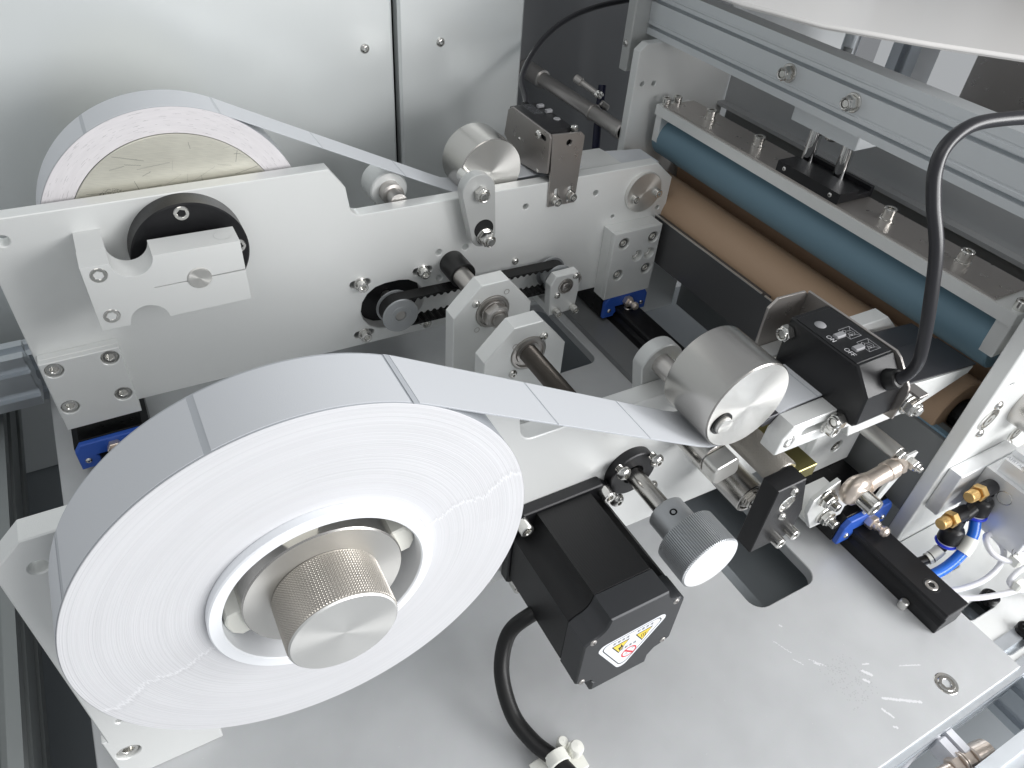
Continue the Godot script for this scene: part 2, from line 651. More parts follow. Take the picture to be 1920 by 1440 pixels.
	m2.albedo_texture = picture(1024, 256, func(x, y):
		var g: float = 0.85 + 0.012 * rings[y] + 0.014 * big[y] + 0.01 * blot.get_noise_2d(x * 0.4, y * 0.5)
		var seam := 0.0
		for s in [0.043, 0.545]:
			var at: float = s * 1024.0 + 7.0 * jag.get_noise_1d(y * 1.7) + 5.0 * sin(y * 0.045) + (y - 120) * 0.02
			var d := absf(x - at)
			seam = maxf(seam, clampf(1.0 - d / (2.0 + 2.0 * absf(jag.get_noise_1d(y * 5.0 + 90))), 0.0, 1.0))
			if x > at + 2 and x < at + 7:
				g -= 0.03 * (0.5 + jag.get_noise_1d(y * 3.0))
		g += 0.07 * seam
		return Color(g * 0.985, g * 0.987, g))
	m2.heightmap_enabled = true
	m2.heightmap_scale = 0.004
	m2.heightmap_texture = picture(256, 256, func(_x, y): return Color.WHITE * rings[y])
	var m3 := mat("roll_edge_marked", Color(1, 1, 1), 0.0, 0.62)   # the rear roll: short dark dashes along the windings
	var dash := []
	for i in 520:
		dash.append([rng.randi_range(0, 1023), rng.randi_range(4, 252), rng.randi_range(3, 9), 0.06 + 0.2 * rng.randf()])
	var field := PackedFloat32Array()
	field.resize(1024 * 256)
	for d in dash:
		for q in d[2]:
			for r in 2:
				field[((d[0] + q) % 1024) + (d[1] + r) * 1024] = d[3]
	m3.albedo_texture = picture(1024, 256, func(x, y):
		var g: float = 0.86 + 0.02 * rings[y] + 0.02 * blot.get_noise_2d(x, y) - field[x + y * 1024]
		return Color(g, g * 0.985, g * 0.995))
	# the rear roll's hub plate: brushed steel gone yellowish, scratched and pitted
	var brush := noise(0.5, 31, 2)
	var spots := noise(0.25, 33, 1)
	var patch := noise(0.012, 34, 2)
	var m4 := mat("hub_plate", Color(1, 1, 1), 0.75, 0.42)
	var scr := PackedFloat32Array()
	scr.resize(512 * 512)
	for i in 60:
		var sx := rng.randf_range(0, 500)
		var sy := rng.randf_range(20, 260)
		var sd := Vector2.from_angle(rng.randf_range(-0.5, 0.3) + (PI / 2 if rng.randf() < 0.2 else 0.0))
		var deep := rng.randf_range(0.06, 0.3)
		for q in rng.randi_range(8, 70):
			var sp := Vector2(sx, sy) + sd * q
			if sp.x > 1 and sp.x < 510 and sp.y > 1 and sp.y < 510:
				scr[int(sp.x) + int(sp.y) * 512] = deep
	m4.uv1_scale = Vector3(0.8, -0.8, 1)
	m4.uv1_offset = Vector3(0.25, 1.6, 0)
	m4.albedo_texture = picture(512, 512, func(x, y):
		var g: float = 0.87 + 0.035 * brush.get_noise_2d(x * 0.05 + y * 0.012, y * 0.8 - x * 0.2) + 0.015 * patch.get_noise_2d(x, y)
		if Vector2(x, y).distance_to(Vector2(120, 150)) < 36.0 and spots.get_noise_2d(x * 1.6, y * 1.6) > 0.5:
			g -= 0.45
		if scr[x + y * 512] > 0.0:
			g -= scr[x + y * 512]
		return Color(g, g * 0.99, g * 0.935))
	# label face and its backing
	with_noise(mat("label_face", Color(0.845, 0.855, 0.872), 0.0, 0.5), null, fine, 30.0, 0.1)
	with_noise(mat("liner", Color(0.74, 0.755, 0.775), 0.0, 0.4), null, fine, 30.0, 0.1)
	mat("core_card", Color(0.96, 0.97, 0.985), 0.0, 0.55)
	# the deck: grey lacquer with dust, grease smears and scratches down to the metal
	var dust := noise(0.35, 41, 1)
	var cloud := noise(0.006, 42, 3)
	var m5 := mat("deck", Color(1, 1, 1), 0.15, 0.36)
	var img := Image.create(2048, 2048, false, Image.FORMAT_RGB8)
	for y in 512:
		for x in 512:
			var g: float = 0.77 + 0.02 * cloud.get_noise_2d(x * 4, y * 4)
			img.fill_rect(Rect2i(x * 4, y * 4, 4, 4), Color(g, g * 1.008, g * 1.016))
	for i in 2600:
		var g2 := 0.77 + rng.randf_range(-0.12, 0.17) * rng.randf()
		img.fill_rect(Rect2i(rng.randi_range(0, 2046), rng.randi_range(0, 2046), 1 + int(rng.randf() < 0.12), 1 + int(rng.randf() < 0.2)), Color(g2, g2, g2))
	var px := func(x: float, z: float): return Vector2((x + 90.0) / 500.0 * 2048.0, (z + 530.0) / 500.0 * 2048.0)
	for s in [[262, -88, 268, -80, 1.6], [281, -54, 298, -43, 5.0], [276, -50, 278, -44, 4.0], [274, -41, 275, -40, 5.0], [283, -70, 286, -66, 6.0], [280, -66, 282, -63, 5.0], [287, -72, 290, -71, 3.0], [252, -105, 256, -95, 1.4], [254, -92, 257, -87, 2.0], [305, -62, 316, -57, 2.0], [262, -111, 262.6, -110, 4.0], [263, -85, 265, -83, 3.0]]:
		var a: Vector2 = px.call(s[0], s[1])
		var b: Vector2 = px.call(s[2], s[3])
		var k := int(a.distance_to(b)) + 1
		for q in k:
			var p: Vector2 = a.lerp(b, q / float(k)) + Vector2(rng.randf_range(-1, 1), rng.randf_range(-1, 1))
			var w := int(s[4] * rng.randf_range(0.4, 1.0)) + 1
			img.fill_rect(Rect2i(int(p.x), int(p.y), w, w), Color(0.90, 0.90, 0.91))
	for q in 150:   # a faint grey smear
		var p2: Vector2 = px.call(262 + 22 * rng.randf(), -82 + 26 * rng.randf())
		img.fill_rect(Rect2i(int(p2.x), int(p2.y), 2, 2), Color(0.70, 0.705, 0.71))
	m5.albedo_texture = ImageTexture.create_from_image(img)
	m5.uv1_scale = Vector3(100.0 / 500.0, 100.0 / 500.0, 1)
	m5.uv1_offset = Vector3(90.0 / 500.0, 530.0 / 500.0, 0)
	m5.normal_enabled = false
	m5.heightmap_enabled = true
	m5.heightmap_scale = 0.012
	m5.heightmap_texture = noise_tex(0.25, 44, false, 0.0, 1.0)
	# cast knurls take their shape from geometry
	mat("knurl", Color(0.74, 0.72, 0.69), 0.8, 0.36)
	mat("thread", Color(0.42, 0.40, 0.38), 1.0, 0.32)
	mat("grey_alu", Color(0.70, 0.71, 0.72), 0.6, 0.42)
	mat("steel_soft", Color(0.87, 0.865, 0.85), 0.75, 0.36)
	var ts := mat("turned_steel", Color(0.76, 0.75, 0.735), 1.0, 0.25)
	ts.anisotropy_enabled = true
	ts.anisotropy = 0.5
	ts.roughness_texture = turned_tex
	ts.uv1_scale = Vector3(1, 3, 1)
	with_noise(mat("profile_grey", Color(0.86, 0.875, 0.885), 0.45, 0.4), smudge, fine, 30.0, 0.12)
	with_noise(mat("alu_bright", Color(0.90, 0.905, 0.91), 0.45, 0.36), smudge, fine, 40.0, 0.2)
	mat("dark_plate", Color(0.27, 0.27, 0.285), 0.4, 0.38)
	with_noise(mat("deck_paint", Color(0.50, 0.505, 0.51), 0.2, 0.4), null, fine, 30.0, 0.1)
	mat("panel_mid", Color(0.74, 0.745, 0.75), 0.2, 0.4)
	mat("blue_pale", Color(0.52, 0.64, 0.72), 0.0, 0.5)
	mat("navy", Color(0.03, 0.06, 0.2), 0.0, 0.4)
	with_noise(mat("motor_laminated", Color(0.09, 0.09, 0.095), 0.3, 0.42), null, null, 1.0, 0.0)
	M.motor_laminated.heightmap_enabled = true
	M.motor_laminated.heightmap_scale = 0.008
	M.motor_laminated.heightmap_texture = picture(4, 128, func(_x, y): return Color.WHITE * (0.3 + 0.7 * float(y % 4 < 2)))
	M.motor_laminated.uv1_triplanar = false
	M.motor_laminated.uv1_scale = Vector3(1, 5.0, 1)
	mat("motor_cap", Color(0.22, 0.225, 0.235), 0.3, 0.42)
	mat("ink_grey", Color(0.25, 0.25, 0.28), 0.0, 0.4)
	with_noise(mat("knob_face", Color(0.93, 0.935, 0.94), 0.25, 0.42), smudge, fine, 40.0, 0.2)
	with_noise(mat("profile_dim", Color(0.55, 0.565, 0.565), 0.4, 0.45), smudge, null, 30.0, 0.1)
	mat("panel_back", Color(0.80, 0.81, 0.815), 0.0, 0.4)


# ---------------------------------------------------------------- the scene
func _ready() -> void:
	rng.seed = 7
	# camera
	var cam := Camera3D.new()
	cam.name = "camera"
	cam.fov = 55.305
	cam.near = 0.01
	cam.far = 20.0
	add_child(cam)
	cam.transform = Transform3D(Basis(Vector3(0.87403, 0.067284, 0.481191), Vector3(0.272374, 0.752264, -0.599926), Vector3(-0.402348, 0.655417, 0.639175)).orthonormalized(), Vector3(0, 365, 0) * S)
	cam.current = true
	# a grey workshop all round, and its windows and lamps behind and above the camera
	var we := WorldEnvironment.new()
	we.name = "world"
	var env := Environment.new()
	env.background_mode = Environment.BG_COLOR
	env.background_color = Color(0.64, 0.65, 0.66)
	env.background_energy_multiplier = 1.0
	env.tonemap_mode = Environment.TONE_MAPPER_LINEAR
	env.tonemap_exposure = 1.06
	env.sdfgi_enabled = true
	env.ssao_enabled = true
	env.ssil_enabled = true
	we.environment = env
	add_child(we)
	area("window_light", Vector3(620, 430, 780), Vector3(150, 60, -260), Vector2(0.9, 0.4), 1.0, Color(1.0, 1.0, 1.0))
	area("side_light", Vector3(740, 430, 290), Vector3(260, 20, -120), Vector2(0.4, 0.35), 0.36, Color(1.0, 1.0, 1.0))
	area("ceiling_light", Vector3(-200, 1900, 500), Vector3(100, 0, -350), Vector2(1.4, 0.6), 0.35, Color(1.0, 0.99, 0.97))

	make_materials()
	build_setting()
	build_rear_unit()
	build_middle()
	build_front_unit()
	build_press()
	build_pneumatics()


func area(called: String, at: Vector3, to: Vector3, size: Vector2, energy: float, c: Color) -> void:
	var l := AreaLight3D.new()
	l.name = called
	l.area_size = size
	l.area_normalize_energy = true
	l.light_energy = energy
	l.light_color = c
	l.shadow_enabled = true
	l.area_range = 20.0
	add_child(l)
	l.look_at_from_position(at * S, to * S)


# x to the right, local y to world -z, so that outlines drawn as (x, -z) lie flat; local z is up
func flat_T(y: float) -> Transform3D:
	return Transform3D(Basis(Vector3(1, 0, 0), Vector3(0, 0, 1), Vector3(0, -1, 0)), Vector3(0, y, 0))


# outlines drawn as (z, y), pulled along x
func side_T() -> Transform3D:
	return Transform3D(Basis(Vector3(0, 0, 1), Vector3(0, 1, 0), Vector3(1, 0, 0)), Vector3.ZERO)


func build_setting() -> void:
	# deck with two openings (outline as x, z; pulled downwards)
	var mb := Mb.new()
	var o1 := round_rect(257, 307, -240, -123, 9)
	var o2 := round_rect(246, 301, -440, -352, 9)
	prism(mb, rect(-79, 367.5, -520, -30), 0.0, 8.0, 0.5, [o1, o2], flat_T(0))
	var deck := structure("deck_floor", mb, M.deck, "grey lacquered base plate with cutouts and white scratches under the label units")
	screw(deck, Vector3(320, 0, -43), Vector3.UP, "sunk", 4.6, 0.6)
	mb = Mb.new()
	lathe(mb, [Vector2(6.3, 0.02), Vector2(6.0, 0.25), Vector2(4.7, 0.1)], 32, along(Vector3(320, 0, -43), Vector3.UP))
	part(deck, "bore_rim", mb, M.steel)
	# space below
	mb = Mb.new()
	box(mb, -260, 620, -124, -120, -700, 60, 0.3)
	structure("cabinet_floor", mb, M.pit, "dark grey cabinet floor far below the deck")
	mb = Mb.new()
	box(mb, 225, 330, -38, -32, -300, -100, 0.5)
	box(mb, 268, 276, -31.5, -18, -250, -130, 0.5)
	structure("under_frame", mb, M.pit, "dark grey frame seen through the front deck opening")
	# back panels
	mb = Mb.new()
	box(mb, -520, 210, -120, 700, -552, -540, 2.0)
	var p1 := structure("back_wall", mb, M.panel, "pale lacquered cabinet wall behind the rear roll")
	mb = Mb.new()
	box(mb, 214.5, 321, -120, 700, -552, -540, 2.0)
	box(mb, 317, 321, -120, 700, -600, -552.5, 1.0)
	var p2 := structure("back_wall", mb, M.panel, "narrow pale cabinet wall between the seam and the dark recess")
	screw(p1, Vector3(187.8, 191.5, -540), Vector3(0, 0, 1), "button", 3.6, 2.0)
	screw(p2, Vector3(248.3, 191.1, -540), Vector3(0, 0, 1), "button", 3.6, 2.0)
	mb = Mb.new()
	box(mb, 150, 260, -120, 700, -575, -570, 0.5)
	structure("seam_backing_wall", mb, M.void, "dark gap between the two pale cabinet walls")
	mb = Mb.new()
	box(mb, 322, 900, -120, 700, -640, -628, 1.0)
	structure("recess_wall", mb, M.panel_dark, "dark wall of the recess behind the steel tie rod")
	# left profiles
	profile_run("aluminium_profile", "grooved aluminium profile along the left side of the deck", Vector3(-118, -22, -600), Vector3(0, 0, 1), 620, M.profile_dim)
	profile_run("aluminium_profile", "short grooved aluminium cross profile behind the left end of the rear plate", Vector3(-220, 10, -500), Vector3(1, 0, 0), 150)
	profile_run("aluminium_profile", "lower grooved aluminium cross profile with a bright cut end at far left", Vector3(-220, 30, -470), Vector3(1, 0, 0), 140)
	mb = Mb.new()
	box(mb, -240, -119, -40, -6, -640, 60, 1.0)
	structure("side_floor", mb, M.panel_grey, "grey strip of cabinet at the far left edge")


func profile_run(called: String, label: String, at: Vector3, dir: Vector3, length: float, m: Material = null) -> void:
	# a 20 x 40 slotted extrusion, its slots in the top and both sides
	var a := P([-10, -20, 10, -20, 10, -13.5, 6, -13.5, 6, -6.5, 10, -6.5, 10, 6.5, 6, 6.5, 6, 13.5, 10, 13.5, 10, 20, 3.5, 20, 3.5, 15, -3.5, 15, -3.5, 20, -10, 20, -10, 13.5, -6, 13.5, -6, 6.5, -10, 6.5, -10, -6.5, -6, -6.5, -6, -13.5, -10, -13.5])
	var o := thing(called, label, "profile", at)
	var mb := Mb.new()
	var T := along(at, dir)
	prism(mb, a, 0, length, 0.35, [], T)
	part(o, "extrusion", mb, m if m else M.profile)


func block(called: String, label: String, x0: float, x1: float, y0: float, y1: float, z0: float, z1: float, screws: Array, group := "") -> void:
	var o := thing(called, label, "mounting block", Vector3((x0 + x1) / 2, y0, (z0 + z1) / 2), group)
	var mb := Mb.new()
	var holes := []
	for s in screws:
		holes.append(circle(s[0], s[1], 4.9, 24))
	prism(mb, rect(x0, x1, y0, y1), z1 - 4.5, z1, 0.4, holes)
	box(mb, x0, x1, y0, y1, z0, z1 - 4.502, 0.3)
	part(o, "block_body", mb, M.alu)
	for s in screws:
		screw(o, Vector3(s[0], s[1], z1 - 4.5), Vector3(0, 0, 1), "cap", 4.4, s[2])


func carriage(label: String, x: float, z_end: float, dirz: float) -> void:
	# profile-rail carriage with blue end caps; it rides on the rail at y 0
	var o := thing("rail_carriage", label, "carriage", Vector3(x, 4, z_end))
	var shape := func(g: float): return P([x - 22 + g, 9 + g, x - 11, 9 + g, x - 11, 11, x - 8.5, 14, x - 11, 18.5, x + 11, 18.5, x + 8.5, 14, x + 11, 11, x + 11, 9 + g, x + 22 - g, 9 + g, x + 22 - g, 24, x + 18, 29.5 - g, x - 18, 29.5 - g, x - 22 + g, 24])
	var mb := Mb.new()
	prism(mb, shape.call(0.0), minf(z_end - dirz * 67, z_end - dirz * 4.1), maxf(z_end - dirz * 67, z_end - dirz * 4.1), 0.4)
	part(o, "carriage_body", mb, M.black_oxide)
	mb = Mb.new()
	prism(mb, shape.call(0.4), minf(z_end - dirz * 4.0, z_end), maxf(z_end - dirz * 4.0, z_end), 0.6)
	part(o, "end_cap", mb, M.blue_cap)
	for s in [-16.5, 16.5]:
		screw(o, Vector3(x + s, 16, z_end), Vector3(0, 0, dirz), "button", 2.0, 1.3)
	mb = Mb.new()
	var T := along(Vector3(x, 22.5, z_end), Vector3(0, 0.12, dirz))
	var hx := PackedVector2Array()
	for i in 6:
		hx.append(Vector2(cos(TAU * i / 6.0), sin(TAU * i / 6.0)) * 4.6)
	prism(mb, hx, 0, 5, 0.4, [], T)
	lathe(mb, [Vector2(3.0, 5), Vector2(3.0, 7), Vector2(2.3, 8), Vector2(2.3, 9.5), Vector2(3.4, 11), Vector2(3.2, 13), Vector2(1.8, 14.2), Vector2(0.02, 14.2)], 24, T)
	part(o, "grease_nipple", mb, M.nickel)


func guide_rail(label: String, x: float, z0: float, z1: float) -> void:
	var o := thing("guide_rail", label, "guide rail", Vector3(x, 0, (z0 + z1) / 2), "linear guide rails on the deck")
	var mb := Mb.new()
	var a := P([x - 10, 0.05, x + 10, 0.05, x + 10, 7, x + 7.6, 9.5, x + 7.6, 12, x + 10, 14.5, x + 10, 16.5, x + 9, 17.5, x - 9, 17.5, x - 10, 16.5, x - 10, 14.5, x - 7.6, 12, x - 7.6, 9.5, x - 10, 7])
	prism(mb, a, z0, z1, 0.4)
	part(o, "rail_body", mb, M.black_anod)
	var z := z1 - 18.0
	while z > z0 + 10:
		mb = Mb.new()
		lathe(mb, [Vector2(5.2, 17.56), Vector2(4.8, 17.7), Vector2(4.7, 17.52), Vector2(0.02, 17.52)], 24, Transform3D(Basis(Vector3(1, 0, 0), Vector3(0, 0, -1), Vector3(0, 1, 0)), Vector3(x, 0, z)))
		part(o, "bolt_bore", mb, M.void)
		screw(o, Vector3(x, 16.6, z), Vector3.UP, "cap", 3.7, 1.4, M.steel_dull)
		z -= 60.0


func plate_outline(chamfer_left: bool) -> PackedVector2Array:
	var p := P([-65.5, 39.5, 335, 31.7, 384, 31.5, 384, 119.5, 367, 133.8])
	p.append_array(arc(Vector2(131.5, 144.2), 7.2, 270, 185, 6))
	p.append_array(P([122.7, 157, 113.5, 170.2]))
	if chamfer_left:
		p.append_array(P([-55, 171.5, -65.5, 161]))
	else:
		p.append_array(P([-65.5, 171.7]))
	return p


func stadium(x0: float, x1: float, y: float, r: float, tilt := 0.0) -> PackedVector2Array:
	var p := arc(Vector2(x1, y + tilt), r, -90, 90, 8)
	p.append_array(arc(Vector2(x0, y), r, 90, 270, 8))
	return p


func label_roll(called: String, label: String, c: Vector2, R: float, z0: float, z1: float, r_hub: float, edge: Material, web_end: PackedVector2Array, gaps: Array, rollgaps: Array) -> Node3D:
	var o := thing(called, label, "label roll", Vector3(c.x, c.y - R, (z0 + z1) / 2))
	var T := Transform3D(Basis(), Vector3(c.x, c.y, 0))
	var mb := Mb.new()
	lathe(mb, [Vector2(R - 0.05, z1 - 0.2), Vector2(R - 0.25, z1), Vector2(r_hub, z1)], 160, T, 1.0 / (R - r_hub))
	part(o, "wound_edge", mb, edge)
	mb = Mb.new()
	lathe(mb, [Vector2(r_hub, z0), Vector2(R, z0), Vector2(R, z1 - 0.2)], 160, T)
	lathe(mb, [Vector2(r_hub, z1), Vector2(r_hub, z0)], 96, T)
	part(o, "wound_backing", mb, M.liner)
	# backing strip running off the roll, and the labels on it
	mb = Mb.new()
	strip(mb, web_end, z0, z1, 0.12)
	part(o, "backing_strip", mb, M.liner)
	for g in gaps:
		mb = Mb.new()
		strip(mb, slice(web_end, g[0], g[1], 0.13), z0 + 0.5, z1 - 0.5, 0.14)
		part(o, "label", mb, M.label_face)
	for g in rollgaps:
		mb = Mb.new()
		strip(mb, arc(c, R + 0.03, g[0], g[1], 24), z0 + 0.8, z1 - 0.8, 0.14)
		part(o, "label", mb, M.label_face)
	return o


# the stretch of a path between two lengths along it, raised by lift
func slice(path: PackedVector2Array, from: float, to: float, lift: float) -> PackedVector2Array:
	var q := PackedVector2Array()
	var run := 0.0
	for i in path.size() - 1:
		var d := path[i + 1] - path[i]
		var L := d.length()
		var nn := Vector2(-d.y, d.x).normalized() * lift
		if run + L > from and run < to:
			if q.is_empty():
				q.append(path[i] + d * (maxf(0.0, from - run) / L) + nn)
			q.append(path[i] + d * (minf(L, to - run) / L) + nn)
		run += L
	return q


func web_path(c: Vector2, R: float, end: Vector2) -> PackedVector2Array:
	# leaves the roll on the tangent, dips under the press roller, runs out over the peel edge
	var p := PackedVector2Array()
	var s := c + Vector2(cos(deg_to_rad(60.0)), sin(deg_to_rad(60.0))) * (R + 0.02)
	p.append_array(arc(c, R + 0.02, 64, 60, 2))
	for i in range(1, 9):
		p.append(s.lerp(Vector2(196, 135.6), i / 8.0))
	p.append_array(P([204, 131.6, 211, 130.0, 219, 129.7, 228, 130.4, 240, 132.6, 252, 134.2, 300, 134.0]))
	p.append(end)
	return p


# ---------------------------------------------------------------- rear label unit
func build_rear_unit() -> void:
	var Z := Vector3(0, 0, 1)
	var zp := -403.0
	# side plate
	var o := thing("side_plate", "long pale aluminium plate of the rear label unit, in front of the rear roll", "plate", Vector3(160, 32, -408), "label unit side plates")
	var mb := Mb.new()
	var holes := [stadium(144.5, 154.5, 64, 18.6)]
	for h in [[184.5, 97.7, 2.4], [205, 97.3, 2.4], [184.9, 76.8, 2.4], [252, 119.4, 2.3], [312, 119, 2.3], [331.8, 95.8, 1.6], [375.5, 95.4, 1.8], [-56.2, 159.5, 3.2]]:
		holes.append(circle(h[0], h[1], h[2], 14))
	for s in [[127, 87.0], [172.2, 86.0], [127, 45.0], [172.5, 44.0]]:
		holes.append(stadium(s[0] - 4.6, s[0] + 4.6, s[1], 2.7))
	prism(mb, plate_outline(false), -413, zp, 0.5, holes)
	part(o, "plate_body", mb, M.alu)
	# motor behind it, its screws in the four slots
	var mo := thing("stepper_motor", "black motor behind the oblong hole of the rear plate", "motor", Vector3(149.5, 36, -450))
	mb = Mb.new()
	box(mb, 121, 178, 36, 92, -480, -413.2, 2.0)
	part(mo, "motor_body", mb, M.black_anod)
	for s in [[127, 87.0], [172.2, 86.0], [127, 45.0], [172.5, 44.0]]:
		mb = Mb.new()
		lathe(mb, [Vector2(4.6, 0), Vector2(4.6, 0.8), Vector2(4.3, 1.0), Vector2(2, 1.0)], 24, along(Vector3(s[0], s[1], zp + 0.02), Z))
		var w := part(mo, "washer", mb, M.steel)
		screw(w, Vector3(s[0], s[1], zp + 1.0), Z, "cap", 3.7, 5.2)
	# timing belt, its two pulleys, the bearing bracket
	var c1 := Vector2(148, 66.3)
	var c2 := Vector2(275.5, 63.0)
	var pu := thing("timing_pulley", "grey flanged belt pulley standing out of the oblong hole", "pulley", Vector3(c1.x, c1.y - 13, -390))
	mb = Mb.new()
	lathe(mb, [Vector2(0.1, -398), Vector2(12.9, -398), Vector2(12.9, -396.8), Vector2(10, -396.6), Vector2(10, -386.4), Vector2(12.7, -386.2), Vector2(12.9, -385.9), Vector2(12.9, -385.2), Vector2(12.5, -384.9), Vector2(7.4, -384.9), Vector2(7.2, -384.6), Vector2(4.0, -384.6), Vector2(3.8, -386.5)], 56, Transform3D(Basis(), Vector3(c1.x, c1.y, 0)))
	part(pu, "pulley_wheel", mb, M.grey_alu)
	mb = Mb.new()
	rod(mb, 3.8, -413, -385.6, 0.3, 28, Transform3D(Basis(), Vector3(c1.x, c1.y, 0)))
	part(pu, "motor_shaft", mb, M.steel_dull)
	var p2 := thing("timing_pulley", "dark belt pulley half hidden behind the small bearing bracket", "pulley", Vector3(c2.x, c2.y - 12, -390))
	mb = Mb.new()
	lathe(mb, [Vector2(0.1, -398), Vector2(12.4, -398), Vector2(12.4, -396.8), Vector2(9.6, -396.6), Vector2(9.6, -386.4), Vector2(12.4, -386.0), Vector2(12.4, -385.0), Vector2(0.1, -384.9)], 48, Transform3D(Basis(), Vector3(c2.x, c2.y, 0)))
	part(p2, "pulley_wheel", mb, M.grey_alu)
	var be := thing("timing_belt", "black toothed belt between the two pulleys on the rear plate", "belt", Vector3(210, 52, -391))
	part(be, "toothed_band", belt(c1, 11.6, c2, 11.0, -396.4, -386.6), M.belt)
	mb = Mb.new()
	for k in 13:   # faint print along the belt's back
		if k != 6:
			var x := 176.0 + k * 4.0
			var y := lerpf(c1.y + 11.62, c2.y + 11.02, (x - c1.x) / (c2.x - c1.x))
			mb.flat(Vector3(x, y, -395), Vector3(x + 2.6, y - 0.05, -395), Vector3(x + 2.6, y - 0.05, -388), Vector3(x, y, -388), Vector3.UP)
	part(be, "belt_print", mb, M.black_anod).set_meta("kind", "stuff")
	var bb := thing("bearing_bracket", "small pale bearing bracket with chamfered top at the right end of the belt", "bracket", Vector3(276, 38, -380))
	mb = Mb.new()
	prism(mb, P([264.5, 38.5, 287.5, 38.5, 289, 58, 286.5, 73, 267, 73, 262.7, 66]), -384, -376, 0.6, [circle(276.5, 62.5, 6.2, 24)])
	box(mb, 264.8, 287.2, 38.8, 45, -403, -384.1, 0.4)
	part(bb, "bracket_body", mb, M.alu)
	mb = Mb.new()
	lathe(mb, [Vector2(6.3, -382), Vector2(6.3, -375.6), Vector2(5.2, -375.4), Vector2(5.0, -377), Vector2(3.7, -377), Vector2(3.5, -375), Vector2(2.6, -374.6), Vector2(1.2, -374.6), Vector2(1.0, -376), Vector2(0.02, -376)], 36, Transform3D(Basis(), Vector3(276.5, 62.5, 0)))
	part(bb, "bearing", mb, M.steel_dull)
	for s in [[284.2, 70.0], [269.5, 56.0]]:
		screw(bb, Vector3(s[0], s[1], -376), Z, "button", 2.7, 2.0)
	for s in [[269.7, 41.8], [285.0, 41.2]]:
		screw(bb, Vector3(s[0], s[1], -376), Z, "cap", 3.2, 6.0)
	screw(bb, Vector3(246.7, 76.0, zp), Z, "button", 3.0, 2.0)
	nut(bb, Vector3(302, 49.5, zp), Z, 5.6, 5, 0, 1.5, M.steel_dull)
	# white clamp block with the reel's shaft
	var cl := thing("clamp_block", "white plastic clamp block with a slit, holding the rear roll's shaft", "clamp block", Vector3(12, 119.8, -384))
	var outl := P([-25.5, 119.8, -11.5, 119.8])
	outl.append_array(arc(Vector2(-1.8, 119.8), 9.7, 180, 0, 14))
	outl.append_array(P([51.2, 119.8, 51.2, 138.6, 4.2, 138.9, 4.2, 139.3, 51.2, 139.4, 51.2, 156.7]))
	outl.append_array(arc(Vector2(-2.2, 158.0), 10.0, 358, 182, 16))
	outl.append_array(P([-25.5, 158]))
	mb = Mb.new()
	prism(mb, outl, -382, -365, 0.12)
	box(mb, -25.3, -12.4, 120.1, 157.7, -403, -382.05, 0.2)
	part(cl, "block_body", mb, M.nylon)
	mb = Mb.new()
	lathe(mb, [Vector2(4.6, 0), Vector2(4.2, 0.06), Vector2(4.1, 0.0)], 28, along(Vector3(44, 157.05, -374), Vector3(0, 1, 0)))
	lathe(mb, [Vector2(4.2, 0.06), Vector2(0.02, 0.06)], 28, along(Vector3(44, 157.0, -374), Vector3(0, 1, 0)))
	part(cl, "screw_bore", mb, M.nylon)
	for s in [[-18.4, 152.4], [-18.9, 127.7]]:
		screw(cl, Vector3(s[0], s[1], -365.6), Z, "sunk", 4.3, 0.9)
	var sh := thing("reel_shaft", "round steel shaft end in the white clamp block", "shaft", Vector3(27.2, 134, -390))
	mb = Mb.new()
	rod(mb, 6.2, -404, -364.2, 0.5, 40, Transform3D(Basis(), Vector3(27.2, 139.6, 0)))
	part(sh, "shaft_body", mb, M.spun)
	var fl := thing("hub_flange", "black round flange between the rear plate and the white clamp block", "flange", Vector3(28.4, 109, -397))
	mb = Mb.new()
	lathe(mb, [Vector2(31.0, zp + 0.05), Vector2(31.0, -390.8), Vector2(30.2, -390), Vector2(13, -390), Vector2(12.6, -391.5), Vector2(0.1, -391.5)], 96, Transform3D(Basis(), Vector3(28.4, 139.4, 0)))
	part(fl, "flange_body", mb, M.black_anod)
	for a in [0, 1, 2, 3]:
		var q := Vector2(28.0, 139.6) + Vector2(0, 25.5).rotated(-a * PI / 2)
		screw(fl, Vector3(q.x, q.y, -390.6), Z, "sunk", 4.1, 1.3)
	# rear roll and the big hub plate in it
	var wp := web_path(Vector2(29.9, 139.8), 71.6, Vector2(381, 126))
	label_roll("label_roll", "half-used roll of white labels with dashed edge behind the rear plate", Vector2(29.9, 139.8), 71.6, -444, -418, 57.6, M.roll_edge_marked, wp, [[1, 60], [61.2, 119], [120.2, 178], [179.2, 236], [237.2, 296], [297.2, 350]], [[118.4, 64.4], [168, 120]])
	var hp := thing("hub_plate", "yellowish scratched metal disc inside the rear label roll", "hub", Vector3(29.9, 82, -425))
	mb = Mb.new()
	prism(mb, circle(29.9, 139.8, 57.3, 128), -440, -417.2, 0.4)
	part(hp, "disc", mb, M.hub_plate)
	# deflecting roller behind the plate
	var idl := thing("guide_roller", "blurred pale guide roller behind the step of the rear plate", "roller", Vector3(161, 122, -435))
	mb = Mb.new()
	rod(mb, 13, -450, -431, 0.8, 48, Transform3D(Basis(), Vector3(161, 135, 0)))
	part(idl, "roller_flange", mb, M.alu)
	mb = Mb.new()
	lathe(mb, [Vector2(7.6, -431), Vector2(7.6, -424), Vector2(5.6, -423.5), Vector2(5.6, -414), Vector2(0.1, -413.8)], 36, Transform3D(Basis(), Vector3(161, 135, 0)))
	part(idl, "roller_hub", mb, M.steel_dull)
	# press roller on its link
	press_roller("press_roller", "turned steel press roller on the rear label strip", Vector2(229.9, 143.4), 23.4, -446, -416)
